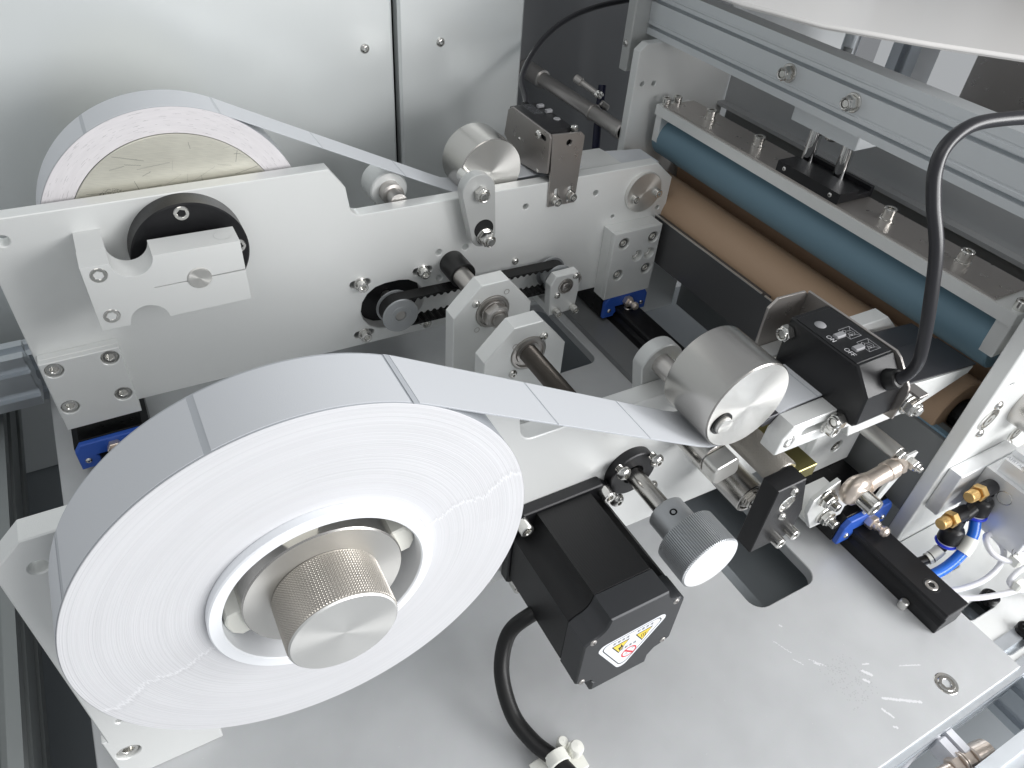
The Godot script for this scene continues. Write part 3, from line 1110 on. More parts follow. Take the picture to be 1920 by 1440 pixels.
	var li := thing("roller_link", "upright rounded steel link with two nuts on the rear plate", "link", Vector3(208, 108, -396))
	mb = Mb.new()
	var ld := Vector2(211.4, 113.5) - Vector2(206.6, 145.5)
	var l0 := Vector2(206.6, 145.5)
	var l1 := Vector2(211.4, 113.5)
	var lp := arc(l0, 12.0, rad_to_deg(ld.angle()) + 270, rad_to_deg(ld.angle()) + 90, 16)
	lp.append_array(arc(l1, 9.4, rad_to_deg(ld.angle()) + 90, rad_to_deg(ld.angle()) - 90, 16))
	prism(mb, lp, -397, -389, 0.5)
	part(li, "link_body", mb, M.alu_dull)
	mb = Mb.new()
	lathe(mb, [Vector2(7.2, 0), Vector2(7.2, 0.25), Vector2(0.1, 0.25)], 28, along(Vector3(211.4, 117.5, -389), Z))
	part(li, "slot", mb, M.void)
	rodpart(li, "pivot_pin", 5.0, -418, -396, Vector2(209, 145.0), M.steel)
	nut(li, Vector3(207.9, 144.4, -389), Z, 5.4, 4.2, 0, 2.4)
	nut(li, Vector3(212.2, 112.2, -388.7), Z, 5.4, 5.6, 6.4, 3.2)
	# end cap of the peel roller
	var ec := thing("bearing_cover", "round turned steel cap with two screws at the right end of the rear plate", "bearing cover", Vector3(356.5, 98, -400))
	mb = Mb.new()
	lathe(mb, [Vector2(16.4, zp + 0.03), Vector2(16.4, -400.6), Vector2(15.8, -400), Vector2(0.1, -400)], 64, Transform3D(Basis(), Vector3(356.5, 112.6, 0)))
	part(ec, "cap_body", mb, M.spun)
	screw(ec, Vector3(347.5, 109.2, -400), Z, "cap", 3.0, 3.0)
	screw(ec, Vector3(368.6, 111.0, -400), Z, "cap", 3.2, 3.6)
	# sensor on its bracket
	var br := thing("sensor_bracket", "bent stainless bracket with two slots holding the rear label sensor", "bracket", Vector3(280, 116.5, -402))
	mb = Mb.new()
	prism(mb, P([269.6, 116.6, 292.2, 116.4, 293.6, 166, 290.8, 169.0, 267.0, 170.3, 268.8, 141]), zp + 0.05, -401, 0.2, [circle(281.2, 163.0, 2.3, 18), stadium_v(275.4, 119.0, 128.5, 1.9), stadium_v(286.8, 119.0, 128.5, 1.9)])
	prism(mb, P([-463.8, 147, -460, 166.5, -454.6, 170.3, -403.2, 170.3, -401, 168, -401, 143, -413, 138.5, -440, 135, -463.8, 147]), 265.4, 266.9, 0.15, [stadium(-413, -408, 165.2, 1.8)], side_T())
	part(br, "bent_sheet", mb, M.sheet_steel)
	for s in [[274.8, 121.5], [287.4, 123.0]]:
		mb = Mb.new()
		lathe(mb, [Vector2(3.9, 0), Vector2(3.9, 0.7), Vector2(2, 0.8)], 24, along(Vector3(s[0], s[1], -400.98), Z))
		var w2 := part(br, "washer", mb, M.steel)
		screw(w2, Vector3(s[0], s[1], -400.2), Z, "cap", 3.1, 4.4)
	screw(br, Vector3(265.4, 165.2, -416), Vector3(-1, 0, 0), "button", 3.1, 2.2)
	for s in [[138.4, -413.5], [150.5, -441]]:
		screw(br, Vector3(265.4, s[0] + 1.5, s[1]), Vector3(-1, 0, 0), "button", 1.4, 1.0)
	var se := thing("label_sensor", "black label sensor behind the stainless bracket of the rear unit", "sensor", Vector3(278, 132, -430))
	mb = Mb.new()
	prism(mb, P([-461.5, 134, -461.5, 168, -457, 169.6, -410, 169.6, -404.6, 163, -404.6, 140, -440, 133]), 267.2, 289.5, 0.7, [], side_T())
	part(se, "sensor_body", mb, M.black_plastic)
	for s in [[285.6, -449], [286.4, -438.7]]:
		mb = Mb.new()
		box(mb, s[0] - 2.4, s[0] + 2.4, 169.5, 171.6, s[1] - 1.9, s[1] + 1.9, 0.5)
		part(se, "push_button", mb, M.button)
	mb = Mb.new()
	lathe(mb, [Vector2(2.6, 0), Vector2(2.3, 0.5), Vector2(0.1, 0.7)], 24, along(Vector3(285.7, 169.6, -426), Vector3.UP))
	part(se, "indicator_window", mb, M.button)
	mb = Mb.new()
	for i in 2:
		frame_mark(mb, 275.0, 281.5, -456.0 + i * 9.5, -448.5 + i * 9.5, 169.68)
	part(se, "button_print", mb, M.print_grey)
	nut(se, Vector3(287.5, 169.0, -406), Vector3.UP, 2.6, 2.4, 0, 1.0)
	mb = Mb.new()
	rod(mb, 4.2, 0, 6, 1.0, 24, along(Vector3(281, 163, -461), Vector3(0.2, 0.5, -1)))
	part(se, "cable_boot", mb, M.rubber)
	var ca := thing("sensor_cable", "black cable arching up from the rear sensor over the dark recess", "cable", Vector3(300, 160, -490))
	mb = Mb.new()
	hose(mb, [Vector3(281, 163, -464), Vector3(288, 166, -474), Vector3(299, 174, -500), Vector3(325, 189, -521), Vector3(354, 201, -532), Vector3(387, 209, -535), Vector3(430, 215, -530), Vector3(474, 222, -523)], 2.2)
	part(ca, "cable_jacket", mb, M.cable)
	# blocks and carriages that carry the plate
	block("mounting_block", "pale screwed block under the left end of the rear plate", -63.6, -22.4, 37.5, 88, zp + 0.05, -393, [[-57.4, 82.0, 3.4], [-28.6, 82.0, 3.4], [-57.4, 54.1, 3.4], [-28.6, 54.0, 3.4]], "blocks carrying the plates on the carriages")
	block("mounting_block", "pale screwed block at the right end of the rear plate, six bores", 325.3, 371.0, 28.6, 89, zp + 0.05, -388, [[335.6, 79.0, 3.2], [364.0, 78.9, 3.2], [351.5, 64.5, 1.0], [363.4, 64.5, 1.0], [363.2, 50.3, 3.2], [335.3, 50.4, 3.2]], "blocks carrying the plates on the carriages")
	carriage("blue-capped carriage under the right block of the rear plate", 349.5, -388, 1.0)
	carriage("blue-capped carriage under the left block of the rear plate", -42.5, -386, 1.0)
	var tip := thing("peel_plate", "pointed peel plate tip beyond the right end of the rear plate", "plate", Vector3(370, 118, -430))
	mb = Mb.new()
	prism(mb, P([300, 128, 340, 124.5, 400, 96.0, 403, 97.2, 340, 133.0, 300, 133.6]), -444, -415, 0.2)
	part(tip, "wedge", mb, M.alu)


func rodpart(parent: Node3D, called: String, r: float, z0: float, z1: float, c: Vector2, m: Material) -> void:
	var mb := Mb.new()
	rod(mb, r, z0, z1, 0.4, 36, Transform3D(Basis(), Vector3(c.x, c.y, 0)))
	part(parent, called, mb, m)


static func stadium_v(x: float, y0: float, y1: float, r: float) -> PackedVector2Array:
	var p := arc(Vector2(x, y1), r, 0, 180, 8)
	p.append_array(arc(Vector2(x, y0), r, 180, 360, 8))
	return p


# the printed mark beside a sensor button: a square with a hand-like loop and a slanted wedge in it
func frame_mark(mb: Mb, x0: float, x1: float, z0: float, z1: float, y: float) -> void:
	var line := func(ax: float, az: float, bx: float, bz: float, w: float):
		var a := Vector2(lerpf(x0, x1, ax), lerpf(z0, z1, az))
		var b := Vector2(lerpf(x0, x1, bx), lerpf(z0, z1, bz))
		var nn := (b - a).normalized().orthogonal() * w
		mb.flat(Vector3(a.x - nn.x, y, a.y - nn.y), Vector3(b.x - nn.x, y, b.y - nn.y), Vector3(b.x + nn.x, y, b.y + nn.y), Vector3(a.x + nn.x, y, a.y + nn.y), Vector3.UP)
	var w := 0.08
	line.call(0, 0, 1, 0, w); line.call(1, 0, 1, 1, w); line.call(1, 1, 0, 1, w); line.call(0, 1, 0, 0, w)
	line.call(0.0, 1, 0.35, 0.55, w); line.call(1, 0, 0.72, 0.34, w); line.call(1, 1, 0.7, 0.75, w)
	line.call(0.12, 0.3, 0.3, 0.12, w); line.call(0.3, 0.12, 0.42, 0.26, w); line.call(0.42, 0.26, 0.24, 0.42, w); line.call(0.24, 0.42, 0.12, 0.3, w)
	line.call(0.45, 0.3, 0.75, 0.36, w); line.call(0.75, 0.36, 0.82, 0.6, w); line.call(0.82, 0.6, 0.62, 0.82, w); line.call(0.62, 0.82, 0.38, 0.6, w)
	line.call(0.5, 0.42, 0.66, 0.66, w); line.call(0.3, 0.5, 0.5, 0.78, w * 1.6); line.call(0.5, 0.78, 0.25, 0.74, w * 1.6)


func press_roller(called: String, label: String, c: Vector2, r: float, z0: float, z1: float) -> Node3D:
	var o := thing(called, label, "roller", Vector3(c.x, c.y - r, (z0 + z1) / 2), "eccentric press rollers")
	var mb := Mb.new()
	lathe(mb, [Vector2(0.05, z0), Vector2(r - 0.5, z0), Vector2(r, z0 + 0.5), Vector2(r, z1 - 0.6), Vector2(r - 0.6, z1)], 112, Transform3D(Basis(), Vector3(c.x, c.y, 0)))
	part(o, "roller_body", mb, M.turned_steel)
	mb = Mb.new()
	lathe(mb, [Vector2(r - 0.6, z1), Vector2(0.05, z1)], 112, Transform3D(Basis(), Vector3(c.x, c.y, 0)))
	part(o, "roller_face", mb, M.spun)
	return o


func belt(c1: Vector2, r1: float, c2: Vector2, r2: float, z0: float, z1: float) -> Mb:
	# outer path round both pulleys; the inner side carries teeth
	var path := PackedVector2Array()
	path.append_array(arc(c1, r1, 270, 90, 20))
	var top := [c1 + Vector2(0, r1), c2 + Vector2(0, r2)]
	var k := 100
	for i in range(1, k):
		path.append(top[0].lerp(top[1], float(i) / k))
	path.append_array(arc(c2, r2, 90, -90, 20))
	for i in range(1, k):
		path.append((c2 - Vector2(0, r2)).lerp(c1 - Vector2(0, r1), float(i) / k))
	var mb := Mb.new()
	var n := path.size()
	var inner := PackedVector2Array()
	for i in n:
		var d := (path[(i + 1) % n] - path[(i + n - 1) % n]).normalized()
		var nn := Vector2(d.y, -d.x)
		var t := 1.2
		if i % 4 < 2:
			t = 2.7
		inner.append(path[i] + nn * t)
	for i in n:
		var j := (i + 1) % n
		var d := (path[j] - path[i]).normalized()
		var N := Vector3(-d.y, d.x, 0)
		var a := path[i]
		var b := path[j]
		var e := inner[i]
		var f := inner[j]
		var di := (f - e).normalized()
		mb.flat(Vector3(a.x, a.y, z0), Vector3(b.x, b.y, z0), Vector3(b.x, b.y, z1), Vector3(a.x, a.y, z1), N)
		mb.flat(Vector3(e.x, e.y, z0), Vector3(f.x, f.y, z0), Vector3(f.x, f.y, z1), Vector3(e.x, e.y, z1), Vector3(di.y, -di.x, 0))
		mb.flat(Vector3(a.x, a.y, z1), Vector3(b.x, b.y, z1), Vector3(f.x, f.y, z1), Vector3(e.x, e.y, z1), Vector3(0, 0, 1))
		mb.flat(Vector3(a.x, a.y, z0), Vector3(b.x, b.y, z0), Vector3(f.x, f.y, z0), Vector3(e.x, e.y, z0), Vector3(0, 0, -1))
	return mb


# ---------------------------------------------------------------- spindle between the units
func build_middle() -> void:
	var c := Vector2(193, 88)
	var Z := Vector3(0, 0, 1)
	var T := Transform3D(Basis(), Vector3(c.x, c.y, 0))
	var o := thing("spindle", "threaded steel spindle running through the two eight-sided bearing plates", "spindle", Vector3(c.x, c.y - 6, -300))
	var mb := Mb.new()
	rod(mb, 6.6, -392, -350.2, 0.5, 40, T)
	part(o, "smooth_shaft", mb, M.steel_dull)
	mb = Mb.new()
	var prof := []
	var z := -293.0
	while z < -200.0:
		prof.append(Vector2(5.2, z))
		prof.append(Vector2(6.0, z + 0.62))
		prof.append(Vector2(6.0, z + 0.7))
		z += 1.32
	lathe(mb, prof, 40, T)
	part(o, "thread", mb, M.thread)
	var cp := thing("rubber_coupling", "black round coupling on the rear plate at the start of the spindle", "coupling", Vector3(197, 78, -393))
	mb = Mb.new()
	lathe(mb, [Vector2(0.1, -402.9), Vector2(9.4, -402.9), Vector2(9.4, -384.4), Vector2(8.9, -383.8), Vector2(6.7, -383.8)], 44, Transform3D(Basis(), Vector3(194.5, 87.4, 0)))
	part(cp, "coupling_body", mb, M.rubber)
	for i in 2:
		var zf := [-338.0, -291.0][i] as float
		var cx := [193.5, 191.0][i] as float
		var q := thing("bearing_plate", ["eight-sided aluminium bearing plate with a nut, the one farther back", "eight-sided aluminium bearing plate nearest the front, with the threaded spindle coming out"][i], "bearing plate", Vector3(cx, 0, zf - 6), "bearing plates of the spindle")
		mb = Mb.new()
		prism(mb, P([cx - 28.4, 0.1, cx + 28.4, 0.1, cx + 28.4, 88, cx + 10, 110, cx - 9.5, 110, cx - 28.4, 90]), zf - 12, zf, 0.5, [circle(c.x, c.y, 12.0, 36)])
		part(q, "plate_body", mb, M.alu)
		mb = Mb.new()
		lathe(mb, [Vector2(11.9, zf - 8), Vector2(11.9, zf + 0.5), Vector2(11.2, zf + 0.8), Vector2(10.2, zf + 0.8), Vector2(9.9, zf - 0.6), Vector2(8.4, zf - 0.6), Vector2(8.0, zf + 0.6), Vector2(6.2, zf + 0.6)], 44, T)
		part(q, "bearing", mb, M.steel_dull)
		if i == 0:
			var nm := nut_mesh(8.6, 5.5, 8.4, 3.2)
			place_mesh(q, "nut", nm, M.steel_dull, along(Vector3(c.x, c.y, zf + 0.6), Z, 0.5))
			screw(q, Vector3(180.5, 97.5, zf), Z, "button", 2.8, 2.0)
			for h in [[202.5, 101.0], [182.0, 76.5]]:
				mb = Mb.new()
				lathe(mb, [Vector2(2.0, 0.15), Vector2(1.6, 0.2), Vector2(1.5, -0.1), Vector2(0.05, -0.1)], 18, along(Vector3(h[0], h[1], zf), Z))
				part(q, "tapped_bore", mb, M.steel_dull)
		else:
			screw(q, Vector3(202.5, 98.2, zf), Z, "button", 3.0, 2.2)
			screw(q, Vector3(183.0, 75.0, zf), Z, "button", 3.0, 2.2)
			mb = Mb.new()
			lathe(mb, [Vector2(2.0, 0.15), Vector2(1.6, 0.2), Vector2(1.5, -0.1), Vector2(0.05, -0.1)], 18, along(Vector3(183.2, 96.0, zf), Z))
			part(q, "tapped_bore", mb, M.steel_dull)
	# long strip beside the right rail
	var s := thing("deck_bar", "dark grey flat bar on the deck along the right guide rail", "bar", Vector3(318, 0, -340))
	mb = Mb.new()
	box(mb, 309, 335, 0.1, 5.5, -470, -225, 0.5)
	part(s, "bar_body", mb, M.deck_paint)
	guide_rail("black guide rail along the right side of the deck, under both label units", 349.5, -520, -66)
	guide_rail("black guide rail on the left, mostly hidden by the front roll", -42.5, -500, -212)


# ---------------------------------------------------------------- front label unit
# diamond knurl on a cylinder round local z
func knurl(mb: Mb, r: float, z0: float, z1: float, count: int, amp: float, T: Transform3D, per := 6) -> void:
	var na := count * per
	var pitch := TAU * r / count
	var nz := maxi(2, int(round((z1 - z0) / pitch * per)))
	var pts := []
	for j in nz + 1:
		var row := PackedVector3Array()
		for i in na:
			var u := float(i) / per
			var v := float(j) / per
			var t1 := absf(2.0 * fposmod(u + v, 1.0) - 1.0)
			var t2 := absf(2.0 * fposmod(u - v, 1.0) - 1.0)
			var h := amp * minf(t1, t2) * 1.4
			var edge := minf(1.0, minf(j, nz - j) / 3.0)
			var rr := r - amp + h * edge
			var a := TAU * i / na
			row.append(T * Vector3(rr * cos(a), rr * sin(a), lerpf(z0, z1, float(j) / nz)))
		pts.append(row)
	var ax := T.basis.z
	var o := T.origin
	for j in nz:
		for i in na:
			var k := (i + 1) % na
			var a: Vector3 = pts[j][i]
			var b: Vector3 = pts[j][k]
			var c: Vector3 = pts[j + 1][k]
			var d: Vector3 = pts[j + 1][i]
			var nn := (c - a).cross(d - b).normalized()
			var rad := (a - o) - ax * (a - o).dot(ax)
			if nn.dot(rad) < 0:
				nn = -nn
			mb.quad(a, b, c, d, nn, nn, nn, nn)


func build_front_unit() -> void:
	var Z := Vector3(0, 0, 1)
	var zp := -187.0
	var o := thing("side_plate", "long pale aluminium plate of the front label unit, behind the big front roll", "plate", Vector3(160, 32, -192), "label unit side plates")
	var mb := Mb.new()
	prism(mb, plate_outline(true), -197, zp, 0.5, [circle(192, 89, 9, 24), circle(-53.8, 157.5, 3.0, 18), circle(-57.5, 52.5, 1.6, 12), circle(353, 54, 2.0, 12)])
	part(o, "plate_body", mb, M.alu)
	# roll, card core, hub, knurled knob
	var c := Vector2(26.7, 142.1)
	var wp := web_path(c, 79.5, Vector2(301, 137.4))
	for i in wp.size():
		if wp[i].x > 236:
			wp[i].y = [135.0, 137.2, 137.5, 137.5][mini(3, int((wp[i].x - 236) / 15.0))]
	var roll := label_roll("label_roll", "big roll of white labels in the foreground, wide wound edge facing the camera", c, 79.4, -178, -152, 39.3, M.roll_edge, wp, [[2.2, 63.4], [64.4, 119.6], [120.6, 176], [177, 232], [233, 262]], [[150, 108.4], [106.8, 64.6], [198, 152]])
	mb = Mb.new()
	lathe(mb, [Vector2(39.2, -178), Vector2(39.2, -149.0), Vector2(38.7, -148.5), Vector2(35.2, -148.5), Vector2(34.7, -149), Vector2(34.7, -178)], 96, Transform3D(Basis(), Vector3(c.x, c.y, 0)))
	part(roll, "card_core", mb, M.core_card)
	var hub := thing("clamping_hub", "turned metal hub with a knurled knob in the core of the front roll", "hub", Vector3(c.x, c.y - 28, -160))
	var T := Transform3D(Basis(), Vector3(c.x, c.y, 0))
	mb = Mb.new()
	lathe(mb, [Vector2(0.1, -182), Vector2(28.2, -182), Vector2(28.2, -151.4), Vector2(27.7, -150.9)], 96, T)
	part(hub, "hub_body", mb, M.turned_steel)
	mb = Mb.new()
	lathe(mb, [Vector2(27.7, -150.9), Vector2(16, -150.9)], 96, T)
	part(hub, "hub_face", mb, M.spun)
	mb = Mb.new()
	knurl(mb, 18.9, -150.8, -131.8, 116, 0.36, T, 5)
	part(hub, "knurled_grip", mb, M.knurl)
	mb = Mb.new()
	lathe(mb, [Vector2(18.5, -132.0), Vector2(18.55, -131.7), Vector2(18.0, -131.2)], 96, T)
	part(hub, "knob_rim", mb, M.spun_bright)
	mb = Mb.new()
	lathe(mb, [Vector2(18.0, -131.2), Vector2(0.05, -131.2)], 96, T)
	part(hub, "knob_face", mb, M.spun_bright)
	for a in [9.0, 100.0, 193.0, 282.0]:
		mb = Mb.new()
		prism(mb, P([26, -6.5, 32.0, -6.5, 34.2, -3, 34.4, 0, 34.2, 3, 32.0, 6.5, 26, 6.5]), -176, -154, 0.6, [], T * Transform3D(Basis(Vector3(0, 0, 1), deg_to_rad(a)), Vector3.ZERO))
		part(hub, "clamp_jaw", mb, M.white_plastic)
	# press roller, its link and pin
	var pr := press_roller("press_roller", "large turned steel press roller on the front label strip, circlip near its edge", Vector2(217.8, 153.4), 23.1, -180, -150)
	mb = Mb.new()
	lathe(mb, [Vector2(5.7, -149.95), Vector2(5.7, -149.3), Vector2(4.2, -149.3)], 36, Transform3D(Basis(), Vector3(203.2, 149.3, 0)))
	part(pr, "circlip", mb, M.black_oxide)
	mb = Mb.new()
	lathe(mb, [Vector2(4.3, -150), Vector2(4.3, -147.6), Vector2(3.9, -147.1), Vector2(0.05, -147.1)], 36, Transform3D(Basis(), Vector3(203.2, 149.3, 0)))
	part(pr, "pin_end", mb, M.spun)
	var li := thing("roller_link", "rounded steel link with a pin between the front plate and the big press roller", "link", Vector3(209, 108, -201))
	mb = Mb.new()
	var lp := arc(Vector2(208.5, 143.8), 12.6, 351, 171 - 360 + 360, 16)
	lp = arc(Vector2(208.5, 143.8), 12.6, -9, 171, 16)
	lp.append_array(arc(Vector2(211.4, 113.5), 9.4, 171, 351, 16))
	prism(mb, lp, -205, -197.05, 0.5)
	part(li, "link_body", mb, M.alu_dull)
	rodpart(li, "pivot_pin", 5.2, -204, -150.2, Vector2(207, 146.5), M.steel_dull)
	# peel table and bar
	var bar := thing("peel_bar", "bright white-lit tapering bar with a slot below the black front sensor", "bar", Vector3(300, 108, -147))
	mb = Mb.new()
	prism(mb, P([239.5, 119.6, 291.5, 117.7, 295.4, 109.0, 347, 107.6, 386.5, 120.0, 388.5, 124.2, 346, 128.5, 300, 136.3, 245.5, 136.3, 240.5, 130]), -152, -142, 0.4, [stadium(256.5, 270, 128.6, 2.6)])
	part(bar, "bar_body", mb, M.alu)
	screw(bar, Vector3(246.5, 126.0, -142.2), Z, "sunk", 3.6, 0.5)
	mb = Mb.new()
	lathe(mb, [Vector2(4.6, 0), Vector2(4.6, 0.8), Vector2(4.2, 1.1), Vector2(2, 1.1)], 24, along(Vector3(271.5, 126.9, -142), Z))
	var w := part(bar, "washer", mb, M.steel)
	screw(w, Vector3(271.5, 126.9, -140.9), Z, "cap", 3.6, 4.6)
	screw(bar, Vector3(350, 116.5, -142), Z, "button", 3.0, 0.8)
	var pe := thing("peel_plate", "dark flat peel plate running to a point below the sensor cable", "plate", Vector3(340, 120, -160))
	mb = Mb.new()
	prism(mb, P([236, 131.0, 300, 131.0, 346, 124.5, 388.2, 123.8, 388.4, 125.4, 346, 130.6, 300, 136.9, 236, 136.2]), -184, -152.05, 0.3)
	part(pe, "table", mb, M.dark_plate)
	mb = Mb.new()
	prism(mb, P([300, 137.0, 388.8, 125.5, 389.0, 126.1, 300, 138.0]), -167, -141.6, 0.15)
	part(pe, "blade", mb, M.dark_plate)
	# rollers below the strip
	var hx := thing("drive_shaft", "steel shaft with a flattened hexagon-like end below the front label strip", "shaft", Vector3(226, 95, -180))
	mb = Mb.new()
	rod(mb, 8.5, -187, -163.5, 0.3, 44, Transform3D(Basis(), Vector3(225.5, 103.6, 0)))
	part(hx, "round_part", mb, M.turned_steel)
	mb = Mb.new()
	var fp := PackedVector2Array()
	for i in 48:
		var a := TAU * i / 48.0
		var q := Vector2(cos(a), sin(a)) * 8.5
		for s in [103.0, 283.0, 13.0, 193.0]:
			var d := Vector2(cos(deg_to_rad(s)), sin(deg_to_rad(s)))
			var lim := 6.2 if int(s) % 180 == 103 else 7.6
			if q.dot(d) > lim:
				q -= d * (q.dot(d) - lim)
		fp.append(Vector2(225.5, 103.6) + q)
	prism(mb, fp, -163.4, -153.6, 0.5)
	part(hx, "flattened_end", mb, M.steel_soft)
	var sr := thing("idler_roller", "plain steel roller with a bearing and nut at its end, below the front strip", "roller", Vector3(249, 66, -170))
	mb = Mb.new()
	lathe(mb, [Vector2(0.1, -187), Vector2(9.4, -187), Vector2(9.4, -150.4), Vector2(9.0, -150), Vector2(7.6, -150), Vector2(7.4, -151), Vector2(6.6, -151), Vector2(6.4, -150.2), Vector2(4.8, -150.2), Vector2(4.6, -151), Vector2(0.1, -151)], 56, Transform3D(Basis(), Vector3(249, 75, 0)))
	part(sr, "roller_tube", mb, M.turned_steel)
	nut(sr, Vector3(249, 75, -151), Z, 4.9, 4.4, 0, 4.2)
	var kr := thing("knurled_roller", "diamond-knurled steel feed roller under the big press roller", "roller", Vector3(256, 88, -165))
	mb = Mb.new()
	knurl(mb, 8.4, -178, -143.5, 48, 0.3, Transform3D(Basis(), Vector3(257, 96.5, 0)), 5)
	part(kr, "knurled_barrel", mb, M.knurl)
	mb = Mb.new()
	rod(mb, 7.9, -187, -143.2, 0.3, 32, Transform3D(Basis(), Vector3(257, 96.5, 0)))
	part(kr, "core", mb, M.steel_dull)
	var bb := thing("bearing_block", "black anodised bearing block with two cap screws beside the knurled roller", "bearing block", Vector3(252, 55, -137))
	mb = Mb.new()
	prism(mb, P([238.6, 56, 268, 56, 268, 76, 258, 104.6, 239.2, 104.2]), -142.5, -132, 0.5, [circle(251, 89.8, 5.2, 24)])
	part(bb, "block_body", mb, M.black_anod)
	mb = Mb.new()
	lathe(mb, [Vector2(5.4, -136), Vector2(5.4, -131.8), Vector2(4.6, -131.6), Vector2(4.4, -132.4), Vector2(2.9, -132.4), Vector2(2.7, -131.6), Vector2(0.8, -131.6), Vector2(0.6, -132.5), Vector2(0.02, -132.5)], 36, Transform3D(Basis(), Vector3(251, 89.8, 0)))
	part(bb, "bearing", mb, M.steel)
	screw(bb, Vector3(251.5, 99.0, -132), Z, "button", 2.5, 2.2)
	screw(bb, Vector3(251.0, 80.0, -132), Z, "button", 2.5, 2.2)
	screw(bb, Vector3(252.8, 62.0, -132), Z, "cap", 3.3, 6.0)
	screw(bb, Vector3(262.4, 63.6, -132), Z, "cap", 3.3, 6.0)
	var br := thing("brass_bar", "dull greenish brass bar ending behind the black bearing block", "bar", Vector3(268, 90, -165))
	mb = Mb.new()
	box(mb, 261.5, 275.5, 92, 100, -187, -139.5, 0.4)
	part(br, "bar_body", mb, M.brass_old)
	# handle knob on the spindle
	var fl := thing("round_flange", "black ring flange with four long button screws on the front plate", "flange", Vector3(192, 75, -184))
	mb = Mb.new()
	lathe(mb, [Vector2(14.2, zp + 0.05), Vector2(14.2, -182.0), Vector2(13.6, -181.5), Vector2(6.2, -181.5), Vector2(6.0, -186)], 56, Transform3D(Basis(), Vector3(192, 89.5, 0)))
	part(fl, "ring", mb, M.black_anod)
	for s in [[181.0, 99.6], [201.4, 99.4], [180.8, 79.4], [202.6, 79.2]]:
		mb = Mb.new()
		var pf := []
		for i in 9:
			pf.append(Vector2(1.7, -182.0 + i * 0.55))
			pf.append(Vector2(2.05, -181.75 + i * 0.55))
		lathe(mb, pf, 18, Transform3D(Basis(), Vector3(s[0], s[1], 0)))
		var th := part(fl, "screw_shank", mb, M.steel)
		screw(th, Vector3(s[0], s[1], -177.6), Z, "button", 3.9, 2.9)
	var kn := thing("hand_knob", "grey aluminium hand knob with straight knurling on a steel shaft", "knob", Vector3(191.5, 74, -140))
	T = Transform3D(Basis(), Vector3(191.5, 90.2, 0))
	mb = Mb.new()
	rod(mb, 4.7, -190, -150, 0.3, 40, T)
	part(kn, "knob_shaft", mb, M.turned_steel)
	mb = Mb.new()
	lathe(mb, [Vector2(4.8, -155), Vector2(9.0, -155), Vector2(9.7, -154.3), Vector2(9.7, -139)], 56, T)
	part(kn, "knob_collar", mb, M.grey_alu)
	screw(kn, Vector3(191.5, 90.2, -147.5) + Vector3(-0.32, 0.94, 0) * 9.5, Vector3(-0.32, 0.94, 0), "cap", 1.9, 0.35, M.black_oxide)
	mb = Mb.new()
	var star := PackedVector2Array()
	for i in 92:
		for e in [[0.0, 15.9], [0.4, 15.9], [0.6, 15.2], [0.8, 15.2]]:
			var a2: float = TAU * (i + e[0]) / 92.0
			star.append(Vector2(cos(a2), sin(a2)) * e[1])
	var ring := Mb.new()
	for i in star.size():
		var a3 := star[i]
		var b3 := star[(i + 1) % star.size()]
		var nn := Vector2((b3 - a3).y, -(b3 - a3).x).normalized()
		ring.flat(T * Vector3(a3.x, a3.y, -139.0), T * Vector3(b3.x, b3.y, -139.0), T * Vector3(b3.x, b3.y, -121.4), T * Vector3(a3.x, a3.y, -121.4), Vector3(nn.x, nn.y, 0))
		var a4 := a3.normalized() * 15.1
		var b4 := b3.normalized() * 15.1
		ring.flat(T * Vector3(a3.x, a3.y, -121.4), T * Vector3(b3.x, b3.y, -121.4), T * Vector3(b4.x, b4.y, -120.8), T * Vector3(a4.x, a4.y, -120.8), (Vector3(nn.x, nn.y, 1)).normalized())
		ring.tri(T * Vector3(a3.x, a3.y, -139.0), T * Vector3(b3.x, b3.y, -139.0), T * Vector3(0, 0, -139.0), -Z, -Z, -Z)
	part(kn, "knurled_grip", ring, M.grey_alu)
	mb = Mb.new()
	lathe(mb, [Vector2(15.1, -120.8), Vector2(0.05, -120.8)], 96, T)
	part(kn, "knob_face", mb, M.knob_face)
	build_motor()
	build_front_sensor()
	# blocks, carriages, link bracket
	block("mounting_block", "pale block with a screw at the bottom left corner, below the front roll", -68, -25.5, 0.2, 37.4, -205, -189, [[-61.5, 22.2, 3.4], [-33, 22.2, 3.4]], "blocks carrying the plates on the carriages")
	block("mounting_block", "pale block under the right end of the front plate, behind the nickel rod end", 326, 371, 30, 89, zp + 0.05, -172, [[351.5, 48.6, 3.6], [336, 79, 3.2], [364, 79, 3.2]], "blocks carrying the plates on the carriages")
	carriage("blue-capped carriage with a grease nipple at the front of the right guide rail", 349.5, -132.5, 1.0)
	var wb := thing("link_bracket", "bright thin bracket plate with two nuts, left of the nickel rod end", "bracket", Vector3(310, 30, -141))
	mb = Mb.new()
	prism(mb, P([292, 50, 303, 30.8, 329, 30.2, 329, 44, 318, 52, 309, 70, 301, 67, 292, 61]), -143, -140, 0.3)
	box(mb, 304, 340, 30.3, 33, -165, -143.05, 0.3)
	part(wb, "bracket_plate", mb, M.alu)
	nut(wb, Vector3(301.5, 60.0, -140), Z, 5.0, 3.6, 6.2, 4.8)
	nut(wb, Vector3(309.5, 40.5, -140), Z, 5.0, 3.6, 6.2, 4.8)
	var re := thing("rod_end", "shiny nickel rod end with a big cap screw above the blue carriage cap", "rod end", Vector3(325, 58, -134))
	mb = Mb.new()
	var Te := Transform3D(Basis(), Vector3(317, 64.5, 0))
